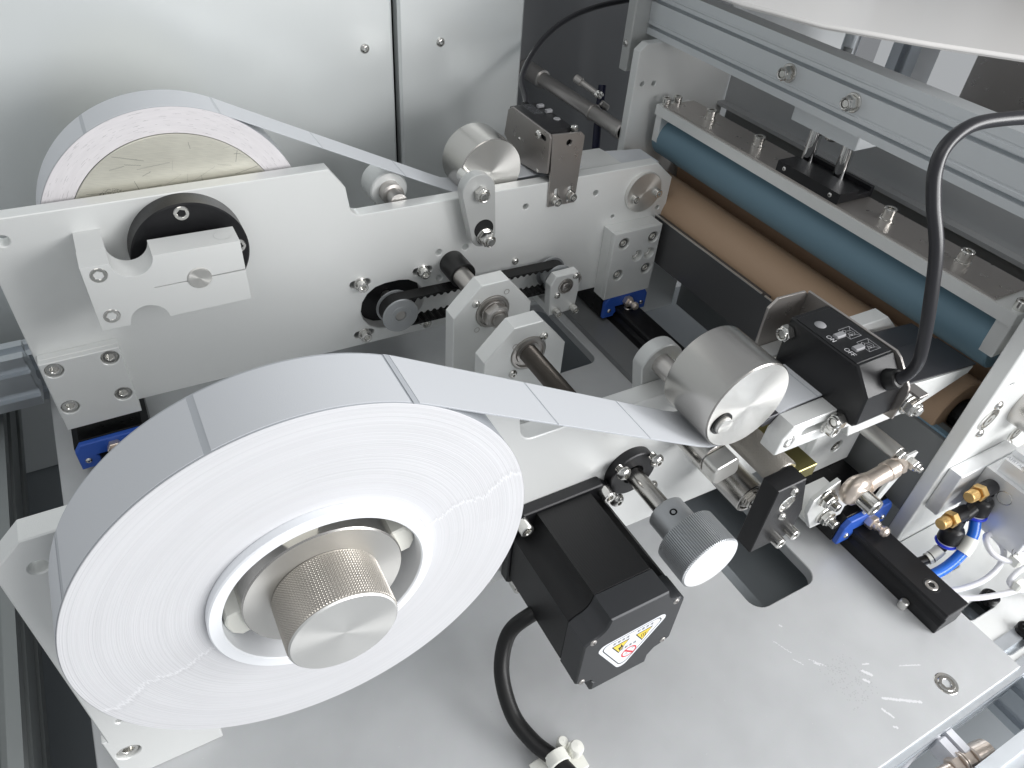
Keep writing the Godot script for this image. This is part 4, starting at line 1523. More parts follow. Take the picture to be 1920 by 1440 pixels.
	lathe(mb, [Vector2(0.1, -139.5), Vector2(6, -139.5), Vector2(8.4, -138), Vector2(9.8, -135.5), Vector2(9.8, -133), Vector2(8.4, -130.4), Vector2(6, -129), Vector2(0.1, -129)], 40, Te)
	part(re, "eye", mb, M.nickel)
	mb = Mb.new()
	lathe(mb, [Vector2(0.1, 6), Vector2(6.4, 7), Vector2(5.2, 13), Vector2(5.2, 24), Vector2(5.8, 24.2), Vector2(5.8, 30), Vector2(4.2, 30.4), Vector2(4.2, 36), Vector2(0.1, 36.2)], 36, along(Vector3(317, 64.5, -134.5), Vector3(1, 0.12, 0)))
	part(re, "barrel", mb, M.nickel)
	screw(re, Vector3(317.5, 63.5, -129), Z, "cap", 5.4, 9.5, M.steel)
	place_mesh(re, "nut", nut_mesh(5.4, 4.0, 0.0, 2.0), M.nickel, along(Vector3(349.5, 68.4, -134.5), Vector3(1, 0.12, 0), 0.3))
	var ti := thing("tie_shaft", "round pale steel shaft ending at the small nuts beside the rod end", "shaft", Vector3(352, 68, -160))
	mb = Mb.new()
	rod(mb, 4.6, -186.9, -138.5, 0.4, 32, Transform3D(Basis(), Vector3(354, 72.5, 0)))
	part(ti, "shaft_body", mb, M.steel_soft)
	nut(ti, Vector3(354, 72.5, -138.5), Z, 4.8, 3.2, 0, 0.6)
	nut(ti, Vector3(357, 71.0, -132.9), Z, 3.8, 5.0, 0, 3.6)
	mb = Mb.new()
	prism(mb, P([342, 30.2, 346.5, 30.2, 353, 46, 361, 66, 362, 76, 353, 76, 351, 66]), -135, -133, 0.25, [circle(357, 71, 1.5, 14)])
	part(ti, "link_strip", mb, M.alu)


func build_motor() -> void:
	var Z := Vector3(0, 0, 1)
	var o := thing("stepper_motor", "black stepper motor with a warning sticker, mounted on the front plate", "motor", Vector3(149, 36.5, -150))
	var mb := Mb.new()
	prism(mb, P([121, 42, 127, 36, 172, 36, 178, 42, 178, 86.5, 172, 92.5, 127, 92.5, 121, 86.5]), -186.9, -180.5, 0.6)
	part(o, "flange", mb, M.black_anod)
	var shape := P([122, 45.5, 124.5, 43.5, 131, 41.5, 134, 36.5, 164.5, 36.5, 168, 41.5, 174, 43.5, 176.6, 45.5, 176.6, 78, 174, 80.5])
	shape.append_array(arc(Vector2(174.2, 89.0), 8.6, 262, 186, 6))
	shape.append_array(P([164.6, 91.2, 133.6, 91.2]))
	shape.append_array(arc(Vector2(124.4, 89.0), 8.6, 354, 278, 6))
	shape.append_array(P([122, 78]))
	mb = Mb.new()
	prism(mb, inset(shape, 0.4), -180.45, -131, 0.2)
	part(o, "laminated_body", mb, M.motor_laminated)
	mb = Mb.new()
	prism(mb, shape, -130.95, -117, 0.7)
	part(o, "end_cap", mb, M.motor_cap)
	for s in [[127.0, 80.2], [172.0, 80.6], [126.0, 47.0], [172.6, 47.2]]:
		screw(o, Vector3(s[0] - 0.6, s[1] - 1.6, -117), Z, "button", 1.7, 0.6, M.steel_dull)
	for s in [[173, 87.6], [126, 87.6], [126, 40.4], [173, 40.4]]:
		screw(o, Vector3(s[0], s[1], -180.5), Z, "cap", 3.5, 6.0)
	mb = Mb.new()
	box(mb, 133, 166, 28.8, 36.4, -136, -117.6, 0.8)
	part(o, "connector_housing", mb, M.motor_cap)
	# sticker: white rounded triangle, black outline, two yellow triangles, a red ring, small print
	var tri := func(a: Vector2, b: Vector2, c: Vector2, r: float) -> PackedVector2Array:
		var p := PackedVector2Array()
		var v := [a, b, c]
		for i in 3:
			var cur: Vector2 = v[i]
			var e0: Vector2 = (v[(i + 2) % 3] - cur).normalized()
			var e1: Vector2 = (v[(i + 1) % 3] - cur).normalized()
			var m := (e0 + e1).normalized()
			var half := acos(clampf(e0.dot(e1), -1, 1)) / 2.0
			var ctr := cur + m * (r / sin(half))
			for k in 7:
				var d0 := (cur + e0 * (r / tan(half)) - ctr).angle()
				var d1 := (cur + e1 * (r / tan(half)) - ctr).angle()
				p.append(ctr + Vector2.from_angle(lerp_angle(d0, d1, k / 6.0)) * r)
		return p
	var cen := Vector2(149.4, 62.5)
	var sheet := func(called: String, p: PackedVector2Array, z: float, m: Material, holes := []):
		var q := Mb.new()
		prism(q, p, -117.0 + z - 0.02, -117.0 + z, 0.0, holes)
		part(o, called, q, m)
	var A := Vector2(128.5, 70.5)
	var B := Vector2(171.0, 73.5)
	var C := Vector2(148.0, 37.5)
	sheet.call("warning_sticker", tri.call(A, B, C, 3.6), 0.06, M.sticker)
	var k0 := 0.88
	var k1 := 0.845
	sheet.call("sticker_outline", tri.call(cen.lerp(A, k0), cen.lerp(B, k0), cen.lerp(C, k0), 3.2), 0.10, M.ink, [tri.call(cen.lerp(A, k1), cen.lerp(B, k1), cen.lerp(C, k1), 3.0)])
	for t in [[Vector2(138.4, 65.0), Vector2(148.2, 65.9), Vector2(143.8, 56.2)], [Vector2(151.4, 66.0), Vector2(161.2, 66.9), Vector2(156.8, 57.4)]]:
		var m2: Vector2 = (t[0] + t[1] + t[2]) / 3.0
		sheet.call("triangle_border", PackedVector2Array(t), 0.10, M.ink)
		sheet.call("yellow_triangle", PackedVector2Array([m2.lerp(t[0], 0.82), m2.lerp(t[1], 0.82), m2.lerp(t[2], 0.82)]), 0.14, M.yellow)
	sheet.call("flash_symbol", P([143.9, 58.3, 144.3, 60.6, 145.6, 61.0, 143.6, 64.4, 143.9, 61.9, 142.6, 61.4]), 0.18, M.ink)
	var q2 := Mb.new()
	for i in 3:
		var x := 155.2 + i * 1.1
		for k in 3:
			var dx := 0.35 * sin(k * 2.2)
			q2.flat(Vector3(x + dx, 60.6 + k * 1.3, -116.82), Vector3(x + dx + 0.35, 60.6 + k * 1.3, -116.82), Vector3(x - dx + 0.75, 61.9 + k * 1.3, -116.82), Vector3(x - dx + 0.4, 61.9 + k * 1.3, -116.82), Vector3(0, 0, 1))
	part(o, "heat_symbol", q2, M.ink)
	var rc := Vector2(150.4, 52.6)
	sheet.call("red_ring", circle(rc.x, rc.y, 4.3, 40), 0.10, M.red, [circle(rc.x, rc.y, 3.5, 40)])
	sheet.call("red_slash", P([rc.x - 2.9, rc.y + 2.0, rc.x - 2.1, rc.y + 2.8, rc.x + 2.9, rc.y - 2.0, rc.x + 2.1, rc.y - 2.8]), 0.12, M.red)
	q2 = Mb.new()
	for s in [[148.2, 51.0, 0.2], [149.4, 50.4, -0.3], [148.6, 52.0, 0.1], [151.6, 53.8, 0.3], [152.6, 54.4, -0.2], [151.4, 55.0, 0.0]]:
		q2.flat(Vector3(s[0], s[1], -116.92), Vector3(s[0] + 1.1, s[1] + s[2], -116.92), Vector3(s[0] + 1.1, s[1] + s[2] + 0.3, -116.92), Vector3(s[0], s[1] + 0.3, -116.92), Vector3(0, 0, 1))
	# small print over each symbol: four square characters a line, made of strokes
	for L in [[138.8, 66.6, 0.09], [152.0, 67.7, 0.09], [144.4, 57.6 + 0.2, 0.09]]:
		for k in 4:
			var x2: float = L[0] + k * 2.35
			var y2: float = L[1] + k * 2.35 * L[2]
			for s in 3:
				q2.flat(Vector3(x2, y2 + s * 0.62, -116.9), Vector3(x2 + 1.7, y2 + s * 0.62 + 0.1, -116.9), Vector3(x2 + 1.7, y2 + s * 0.62 + 0.36, -116.9), Vector3(x2, y2 + s * 0.62 + 0.26, -116.9), Vector3(0, 0, 1))
			q2.flat(Vector3(x2 + 0.3 + 0.25 * k, y2 - 0.1, -116.88), Vector3(x2 + 0.6 + 0.25 * k, y2 - 0.1, -116.88), Vector3(x2 + 0.6 + 0.25 * k, y2 + 1.7, -116.88), Vector3(x2 + 0.3 + 0.25 * k, y2 + 1.7, -116.88), Vector3(0, 0, 1))
	var pm := part(o, "small_print", q2, M.ink_grey)
	pm.set_meta("kind", "stuff")
	var ca := thing("motor_cable", "thick black cable curving from the stepper motor down to the white clip", "cable", Vector3(100, 0, -120))
	mb = Mb.new()
	hose(mb, [Vector3(135, 44, -158), Vector3(123, 44, -158), Vector3(110.5, 35, -158), Vector3(102, 22, -148), Vector3(99.5, 12, -131), Vector3(103, 8.5, -116), Vector3(108.5, 8, -104), Vector3(113, 7, -89), Vector3(116, 6, -70)], 3.9, 20, 9)
	part(ca, "cable_jacket", mb, M.rubber)
	var cl := thing("cable_clip", "white plastic cable clip with a round button on the deck at the bottom edge", "clip", Vector3(109, 0, -103))
	mb = Mb.new()
	prism(mb, P([98, 0.1, 122, 0.1, 123, 2.5, 118, 3.4, 101, 3.4, 97.5, 2.4]), -110, -96, 0.4)
	part(cl, "base", mb, M.white_plastic)
	mb = Mb.new()
	var bandp := arc(Vector2(109.2, 8.1), 5.6, 200, -20, 16)
	var bandi := arc(Vector2(109.2, 8.1), 4.3, -20, 200, 16)
	bandp.append_array(bandi)
	prism(mb, bandp, -107, -101, 0.25)
	for k in 6:
		box(mb, -0.5, 0.5, -0.2, 0.3, -106.6, -101.4, 0.05, Transform3D(Basis(Vector3(0, 0, 1), deg_to_rad(20 + k * 9)), Vector3.ZERO).translated(Vector3(109.2 + 5.6 * cos(deg_to_rad(110 + k * 9)), 8.1 + 5.6 * sin(deg_to_rad(110 + k * 9)), 0)))
	part(cl, "strap", mb, M.white_plastic)
	mb = Mb.new()
	lathe(mb, [Vector2(0.1, 3), Vector2(3.4, 3), Vector2(3.6, 8), Vector2(3.0, 9.4), Vector2(0.1, 9.8)], 28, along(Vector3(118.5, 3, -104), Vector3(0.1, 1, 0.05)))
	lathe(mb, [Vector2(0.1, 2), Vector2(2.6, 2), Vector2(2.8, 6), Vector2(2.2, 7.2), Vector2(0.1, 7.4)], 28, along(Vector3(114.5, 4, -109.5), Vector3(0.1, 1, 0.05)))
	part(cl, "button", mb, M.white_plastic)


func build_front_sensor() -> void:
	var Z := Vector3(0, 0, 1)
	var o := thing("label_sensor", "black label sensor with grey ON and OFF buttons, nearest the camera", "sensor", Vector3(286, 130, -155))
	var mb := Mb.new()
	prism(mb, P([-184.4, 134.5, -184.4, 162.0, -183.6, 163, -142.2, 163.2, -131.6, 151.8, -130.8, 135.4, -132.5, 133.2, -148, 131.2, -166, 130.4]), 274.0, 299.0, 0.9, [], side_T())
	part(o, "sensor_body", mb, M.black_plastic)
	mb = Mb.new()
	box(mb, 274.6, 298.5, 162.8, 163.5, -181.5, -143.5, 0.3)
	part(o, "top_cover", mb, M.black_plastic)
	var y := 163.52
	for s in [[283.0, -162.0], [283.8, -151.2]]:
		mb = Mb.new()
		box(mb, s[0] - 3.0, s[0] + 3.0, y - 0.3, y + 1.5, s[1] - 1.7, s[1] + 1.7, 0.5)
		part(o, "push_button", mb, M.button)
	mb = Mb.new()
	lathe(mb, [Vector2(3.0, 0), Vector2(2.5, 0.5), Vector2(1.4, 0.85), Vector2(0.05, 0.95)], 28, along(Vector3(281.8, y - 0.1, -172.6), Vector3.UP))
	part(o, "indicator_window", mb, M.button)
	mb = Mb.new()
	frame_mark(mb, 286.6, 294.2, -165.8, -158.0, y + 0.02)
	frame_mark(mb, 287.4, 295.0, -155.0, -147.2, y + 0.02)
	part(o, "button_print", mb, M.print_white)
	# lettering lies on the top, read from the left: its line runs along z
	var tb := Basis(Vector3(0, 0, 1), Vector3(1, 0, 0), Vector3(0, 1, 0))
	text(o, "lettering", "ON", 2.7, Transform3D(tb, Vector3(277.9, y + 0.03, -162.2)), M.print_white)
	text(o, "lettering", "OFF", 2.7, Transform3D(tb, Vector3(278.2, y + 0.03, -151.0)), M.print_white)
	nut(o, Vector3(274.0, 155.0, -182.0), Vector3(-1, 0, 0), 4.2, 4.6, 0, 0.4)
	nut(o, Vector3(274.0, 133.0, -138.2), Vector3(-1, 0, 0), 4.0, 4.8, 0, 0.4)
	mb = Mb.new()
	var bd := Vector3(0.08, 0.66, 0.75)
	lathe(mb, [Vector2(0.1, -1), Vector2(5.4, -1), Vector2(5.2, 1.2), Vector2(4.6, 4.6), Vector2(4.0, 5.2), Vector2(2.9, 5.4), Vector2(2.7, 4.6)], 36, along(Vector3(290.5, 155.2, -134.6), bd))
	part(o, "cable_gland", mb, M.rubber)
	var br := thing("sensor_bracket", "bent stainless bracket sheet behind and beside the front label sensor", "bracket", Vector3(295, 117, -198))
	mb = Mb.new()
	prism(mb, P([273.6, 117, 300.6, 117, 300.6, 160.5, 297.5, 163.4, 278, 164.4, 272.8, 159.6]), -198.6, -197.1, 0.2)
	prism(mb, P([-197.1, 131, -197.1, 163.4, -142, 164.2, -138.6, 162.4, -128.6, 151.8, -127.4, 148, -128.4, 131.6, -150, 128.8]), 299.1, 300.6, 0.15, [], side_T())
	box(mb, 300.65, 307, 148.6, 150, -131, -122.4, 0.2)
	part(br, "bent_sheet", mb, M.sheet_steel)
	nut(br, Vector3(303.2, 141.5, -127.0), Z, 4.8, 3.2, 5.6, 2.6)
	nut(br, Vector3(296, 152, -141.5), Vector3(1, 0, 0), 3, 2, 0, 0.5)
	var ca := thing("sensor_cable", "dark grey cable looping up from the front sensor and off to the right", "cable", Vector3(290, 160, -130))
	mb = Mb.new()
	hose(mb, [Vector3(290.4, 155.4, -134.4), Vector3(290.8, 158.5, -131), Vector3(291.5, 163, -128.5), Vector3(291, 170, -127), Vector3(288.0, 180, -127), Vector3(283, 200, -130), Vector3(279.5, 225, -137), Vector3(276.6, 242, -145), Vector3(276, 254, -150), Vector3(281, 262, -153), Vector3(293, 267.3, -154), Vector3(309, 268.6, -152), Vector3(330, 268.5, -147), Vector3(360, 266, -140)], 2.75, 20, 8)
	part(ca, "cable_jacket", mb, M.cable)


# ---------------------------------------------------------------- press with rollers on the right
func build_press() -> void:
	var Z := Vector3(0, 0, 1)
	var mb := Mb.new()
	# two side plates
	var o := thing("press_side_plate", "tall aluminium side plate behind the blue roller, near the dark recess", "plate", Vector3(430, -20, -460), "press side plates")
	prism(mb, P([374, -60, 473, -60, 473, 203.4, 380.5, 203.4, 374, 198]), -464, -456, 0.5, [circle(382, 173.4, 2.0, 14), circle(393.2, 172.8, 2.0, 14)])
	part(o, "plate_body", mb, M.alu)
	o = thing("press_side_plate", "tall bright aluminium side plate at the right edge, nearest the camera", "plate", Vector3(430, -20, -125), "press side plates")
	mb = Mb.new()
	prism(mb, P([374, -60, 520, -60, 520, 203.4, 380.5, 203.4, 374, 198]), -129, -120.5, 0.5, [circle(387, 103, 6.2, 32), circle(441, 71, 6.2, 32), stadium(386, 388, 128, 1.2)])
	part(o, "plate_body", mb, M.alu)
	for b in [[387.0, 103.0], [441.0, 71.0]]:
		mb = Mb.new()
		lathe(mb, [Vector2(7.4, -120.45), Vector2(7.4, -119.8), Vector2(6.0, -119.6), Vector2(5.8, -121), Vector2(4.2, -121), Vector2(4.0, -119.4), Vector2(1.6, -119.4), Vector2(1.4, -120.6), Vector2(0.02, -120.6)], 40, Transform3D(Basis(), Vector3(b[0], b[1], 0)))
		part(o, "bearing", mb, M.steel)
		for s in [10.6, -10.8]:
			screw(o, Vector3(b[0] + 0.5, b[1] + s, -120.5), Z, "button", 2.9, 2.0)
	mb = Mb.new()
	rod(mb, 15, -121, -108, 0.6, 64, Transform3D(Basis(), Vector3(424, 102.5, 0)))
	part(o, "shaft_end", mb, M.turned_steel)
	# cross beam
	var be := thing("cross_beam", "thick grooved grey aluminium beam crossing the top right corner", "beam", Vector3(425, 203.6, -290))
	mb = Mb.new()
	var bp := P([395, 203.6, 408.9, 203.6, 408.9, 239.5, 395, 239.5, 395, 233.6, 395.5, 233.2, 395.5, 232.2, 395, 231.8, 395, 229.6, 399.5, 229.0, 399.5, 227.6, 395, 226.8, 395, 214.8, 395.5, 214.3, 395.5, 213.4, 395, 213.0, 395, 211.0, 399.5, 210.4, 399.5, 209.0, 395, 208.4])
	prism(mb, bp, -478, -60, 0.3)
	part(be, "extrusion", mb, M.profile_grey)
	for b in [[220.5, -331], [220.2, -279]]:
		nut(be, Vector3(395, b[0], b[1]), Vector3(-1, 0, 0), 4.6, 5.0, 5.8, 0.5)
	var ep := thing("beam_end_plate", "narrow pale plate closing the far end of the grey cross beam", "plate", Vector3(380, 180, -486))
	mb = Mb.new()
	box(mb, 381, 462, 176, 262, -488, -478.1, 0.8)
	part(ep, "plate_body", mb, M.alu_dull)
	screw(ep, Vector3(381, 196, -483), Vector3(-1, 0, 0), "button", 2.6, 2.0)
	# blue roller and the two brown ones
	for r in [["rubber_roller", "long blue rubber roller under the pale holder bar", 410.0, 132.8, 16.0, M.blue_rubber], ["rubber_roller", "light brown roller in front, along the dark guard sheet", 401.0, 86.6, 20.6, M.brown_rubber], ["rubber_roller", "shaded brown roller between the blue roller and the light brown one", 448.0, 99.0, 19.0, M.brown_rubber]]:
		var q := thing(r[0], r[1], "roller", Vector3(r[2], r[3] - r[4], -290), "rubber rollers of the press")
		var T := Transform3D(Basis(), Vector3(r[2], r[3], 0))
		mb = Mb.new()
		lathe(mb, [Vector2(5, -447), Vector2(r[4] - 0.8, -447), Vector2(r[4], -446.2), Vector2(r[4], -141.8), Vector2(r[4] - 0.8, -141), Vector2(5, -141)], 96, T)
		part(q, "rubber_sleeve", mb, r[5])
		mb = Mb.new()
		rod(mb, 5.6, -456, -129.1, 0.4, 32, T)
		part(q, "roller_shaft", mb, M.steel_dull)
		if r[2] < 405.0 and r[3] < 100.0:
			mb = Mb.new()
			rod(mb, 9.5, -140.9, -131, 0.8, 40, T)
			part(q, "shaft_collar", mb, M.black_oxide)
	# holder bar with its cover strip
	var hb := thing("holder_bar", "pale square bar lying along the top of the blue roller", "bar", Vector3(408, 152, -292))
	mb = Mb.new()
	box(mb, 392, 424, 152.4, 160.2, -447, -138, 0.4)
	box(mb, 394, 405, 131, 152.3, -147, -138.4, 0.4)
	box(mb, 394, 405, 131, 152.3, -447, -440, 0.4)
	part(hb, "bar_body", mb, M.alu)
	for s in [[398.5, -141.6], [399, -443.5], [410, -443.5]]:
		screw(hb, Vector3(s[0], 160.2, s[1]), Vector3.UP, "cap", 3.4, 5.4)
	var cs := thing("cover_strip", "flat steel strip with four tall cap screws on top of the holder bar", "strip", Vector3(408, 160.3, -292))
	mb = Mb.new()
	box(mb, 393.4, 424, 160.25, 161.7, -440, -152, 0.3)
	part(cs, "strip_body", mb, M.sheet_steel)
	for z in [-404.0, -352.0, -238.0, -184.5]:
		mb = Mb.new()
		lathe(mb, [Vector2(4.7, 0), Vector2(4.7, 0.6), Vector2(4.2, 0.8), Vector2(4.2, 1.8), Vector2(2, 1.8)], 24, along(Vector3(410, 161.7, z), Vector3.UP))
		var w := part(cs, "washer", mb, M.steel)
		screw(w, Vector3(410, 163.5, z), Vector3.UP, "cap", 3.9, 5.6)
	# lifting cylinder: block under the beam, two rods, black clamp
	var cy := thing("lift_cylinder", "two chrome rods between a grey block under the beam and a black clamp", "cylinder", Vector3(415, 162, -296))
	mb = Mb.new()
	box(mb, 409, 434, 189.4, 226, -330.5, -275.5, 0.5)
	part(cy, "cylinder_body", mb, M.profile_grey)
	for z in [-313.0, -285.5]:
		mb = Mb.new()
		rod(mb, 4.2, 0, 30, 0.3, 32, along(Vector3(417, 161.8, z), Vector3.UP))
		part(cy, "rod", mb, M.chrome)
	nut(cy, Vector3(421, 189.4, -303), Vector3(0, -1, 0), 5.2, 4.2, 0, 1.5)
	mb = Mb.new()
	prism(mb, P([393.4, 161.75, 426, 161.75, 426, 168.6, 422.5, 168.6, 422.5, 165.6, 411, 165.6, 411, 168.8, 393.4, 168.8]), -317.5, -263.5, 0.4)
	part(cy, "clamp", mb, M.black_anod)
	for z in [-310.5, -270.5]:
		screw(cy, Vector3(393.4, 165.3, z), Vector3(-1, 0, 0), "button", 1.5, 0.6)
	# grey wall and trough behind the rollers
	var gw := thing("rear_guard", "grey sheet wall and dark trough behind the holder bar", "guard", Vector3(470, 100, -290))
	mb = Mb.new()
	box(mb, 474, 477, 150, 203.5, -455.9, -129.2, 0.3)
	box(mb, 466, 473.9, 148, 151, -455.9, -129.2, 0.3)
	part(gw, "guard_sheet", mb, M.panel_mid)
	mb = Mb.new()
	box(mb, 430, 476, 60, 62, -455, -130, 0.3)
	box(mb, 478, 480, -60, 150, -455, -130, 0.3)
	part(gw, "trough", mb, M.panel_grey)
	# dark guard sheet in front of the light brown roller
	var gs := thing("guard_sheet", "dark glossy guard sheet with a bright upper edge along the brown roller", "guard", Vector3(376, 52, -360))
	mb = Mb.new()
	box(mb, 375.2, 376.4, 51, 88.4, -446, -271, 0.2)
	box(mb, 376.45, 380, 87.2, 88.4, -446, -276, 0.2)
	part(gs, "sheet", mb, M.dark_sheet)
	mb = Mb.new()
	box(mb, 374.9, 376.3, 88.45, 89.3, -446, -281, 0.15)
	box(mb, 374.9, 376.3, 88.45, 89.3, -278, -271, 0.15)
	part(gs, "edge_trim", mb, M.steel_soft)
	var lt := thing("drip_tray", "dark tray with a light blue edge strip below the peel plate tip", "tray", Vector3(390, 50, -190))
	mb = Mb.new()
	prism(mb, P([377, 20, 379, 20, 381, 78, 391, 79.5, 391, 81, 379, 80]), -262, -130, 0.2)
	part(lt, "tray_sheet", mb, M.panel_grey)
	mb = Mb.new()
	box(mb, 381, 384.6, 80.5, 82.0, -240, -130, 0.2)
	part(lt, "edge_strip", mb, M.blue_pale)
	# tie rod through the recess
	var tr := thing("tie_rod", "round steel tie rod reaching into the dark recess at the back", "rod", Vector3(372, 130, -540))
	mb = Mb.new()
	rod(mb, 6.2, -600, -464.1, 0.5, 40, Transform3D(Basis(), Vector3(377.5, 132.6, 0)))
	rod(mb, 8.2, -628, -592, 1.5, 40, Transform3D(Basis(), Vector3(377.5, 132.6, 0)))
	part(tr, "rod_body", mb, M.steel_dull)
	mb = Mb.new()
	rod(mb, 7.2, -510, -507, 0.5, 32, Transform3D(Basis(), Vector3(377.5, 132.6, 0)))
	part(tr, "clip_ring", mb, M.steel_dull)
	mb = Mb.new()
	rod(mb, 7.0, -474, -464.1, 0.8, 32, Transform3D(Basis(), Vector3(377.5, 132.6, 0)))
	part(tr, "collar", mb, M.steel_dull)
	var cpk := thing("drain_cock", "small blurred metal fitting behind the steel tie rod", "fitting", Vector3(385, 138, -515))
	mb = Mb.new()
	rod(mb, 2.6, 0, 22, 0.5, 20, along(Vector3(383, 146, -512), Vector3(-0.4, 0.3, -0.8)))
	rod(mb, 3.6, 18, 26, 0.8, 20, along(Vector3(383, 146, -512), Vector3(-0.4, 0.3, -0.8)))
	rod(mb, 3.0, 0, 9, 0.8, 20, along(Vector3(386, 139, -512), Vector3(0.7, -0.5, 0.3)))
	part(cpk, "fitting_body", mb, M.steel_dull)
	for k in 4:
		mb = Mb.new()
		rod(mb, 1.7, 0, 4, 0.6, 14, along(Vector3(378.5 + k * 1.8, 146.5 + (k % 2) * 2.4 - k * 0.8, -508), Vector3(-0.6, 0.7, 0.3)))
		part(cpk, "small_bolt", mb, M.steel)
	var bt := thing("air_hose", "dark blue air hose hanging in the shadow below the tie rod", "hose", Vector3(380, 60, -500))
	mb = Mb.new()
	hose(mb, [Vector3(392, 150, -520), Vector3(384, 122, -508), Vector3(380, 96, -500), Vector3(379, 60, -498), Vector3(378, 10, -496)], 3.6)
	part(bt, "hose_body", mb, M.navy)
	# what stands behind the beam
	var cv := thing("upper_cover", "large out-of-focus white cover in the top right corner", "cover", Vector3(450, 250, -260))
	mb = Mb.new()
	prism(mb, P([337, 350, 338, 330, 345, 311, 353, 284, 386, 242, 418, 209, 430, 190, 470, 160, 700, 160, 700, 520, 345, 520]), 262, 265, 1.2, [], flat_T2())
	part(cv, "cover_sheet", mb, M.cover)
	profile_post()


func flat_T2() -> Transform3D:
	# outline as (x, -z): local y runs to world -z, local z up
	return Transform3D(Basis(Vector3(1, 0, 0), Vector3(0, 0, -1), Vector3(0, 1, 0)), Vector3.ZERO)


func profile_post() -> void:
	var po := thing("upright_profile", "bright upright aluminium profile standing behind the cross beam", "profile", Vector3(530, -100, -345))
	var mb := Mb.new()
	var a := P([-12, -12, 12, -12, 12, 12, 3.5, 12, 3.5, 6, -3.5, 6, -3.5, 12, -12, 12])
	prism(mb, a, -100, 400, 0.3, [], Transform3D(Basis(Vector3(0, 0, 1), Vector3(-1, 0, 0), Vector3(0, -1, 0)), Vector3(562, 300, -361)))
	part(po, "extrusion", mb, M.profile)
	var bw := thing("machine_panel", "grey machine panel far behind the cross beam, left of the upright profile", "panel", Vector3(600, 0, -480))
	mb = Mb.new()
	box(mb, 480, 640, -60, 420, -482, -478, 1.0)
	part(bw, "panel_sheet", mb, M.panel_back)
	var sp := thing("steel_panel", "brushed dark steel panel right of the upright profile", "panel", Vector3(620, 0, -250))
	mb = Mb.new()
	box(mb, 600, 604, -60, 420, -335, 60, 1.0)
	part(sp, "panel_sheet", mb, M.sheet_steel)
	var pi := thing("round_post", "slim bright round post with a cut-out behind the beam, top middle right", "post", Vector3(500, 100, -380))
	mb = Mb.new()
	rod(mb, 6, 0, 300, 0.5, 32, along(Vector3(514, 100, -383), Vector3.UP))
	part(pi, "post_body", mb, M.profile)
	mb = Mb.new()
	rod(mb, 3.4, 0, 12, 0.3, 24, along(Vector3(509.4, 200, -380.5), Vector3.UP))
	part(pi, "cut_out", mb, M.panel_grey)


# ---------------------------------------------------------------- pneumatics and frame at the lower right
func throttle(label: String, root: Vector3, drop: float, hose_m: Material) -> void:
	# elbow throttle valve: brass screw pointing left, black body, blue release ring pointing down
	var o := thing("throttle_valve", label, "valve", root + Vector3(-8, -drop, 4))
	var X := Vector3(-1, 0.02, -0.02)
	var mb := Mb.new()
	lathe(mb, [Vector2(0.1, -2), Vector2(4.6, -2), Vector2(4.6, 9), Vector2(4.2, 9.6), Vector2(0.1, 9.6)], 28, along(root, X))
	part(o, "valve_body", mb, M.black_plastic)
	mb = Mb.new()
	var hex := PackedVector2Array()
	for i in 6:
		hex.append(Vector2(cos(TAU * i / 6.0), sin(TAU * i / 6.0)) * 5.0)
	prism(mb, hex, 9.6, 14.2, 0.4, [], along(root, X, 0.4))
	lathe(mb, [Vector2(2.6, 14), Vector2(2.6, 16)], 24, along(root, X))
	part(o, "brass_nut", mb, M.brass)
	mb = Mb.new()
	knurl(mb, 3.5, 15.6, 21.5, 26, 0.25, along(root, X), 4)
	lathe(mb, [Vector2(3.2, 15.6), Vector2(0.1, 15.6)], 24, along(root, -X).translated(X * 31.2) if false else along(root, X))
	lathe(mb, [Vector2(3.25, 21.4), Vector2(2.9, 21.8), Vector2(0.05, 21.8)], 24, along(root, X))
	part(o, "adjusting_screw", mb, M.brass)
	var j := root + Vector3(-4.5, -2, 1)
	var D := Vector3(-0.05, -1, 0.12).normalized()
	mb = Mb.new()
	lathe(mb, [Vector2(0.1, 0), Vector2(4.0, 0), Vector2(4.0, drop - 11), Vector2(5.6, drop - 10), Vector2(6.4, drop - 8.6), Vector2(6.4, drop), Vector2(5.8, drop + 0.6), Vector2(0.1, drop + 0.6)], 36, along(j, D))
	part(o, "elbow", mb, M.black_plastic)
	mb = Mb.new()
	lathe(mb, [Vector2(5.6, drop + 0.6), Vector2(5.6, drop + 1.4), Vector2(3, drop + 1.4)], 32, along(j, D))
	part(o, "metal_ring", mb, M.alu)
	mb = Mb.new()
	lathe(mb, [Vector2(3, drop + 1.4), Vector2(6.5, drop + 1.4), Vector2(6.8, drop + 2.2), Vector2(6.2, drop + 3.2), Vector2(4, drop + 3.6)], 36, along(j, D))
	part(o, "release_ring", mb, M.blue_ring)


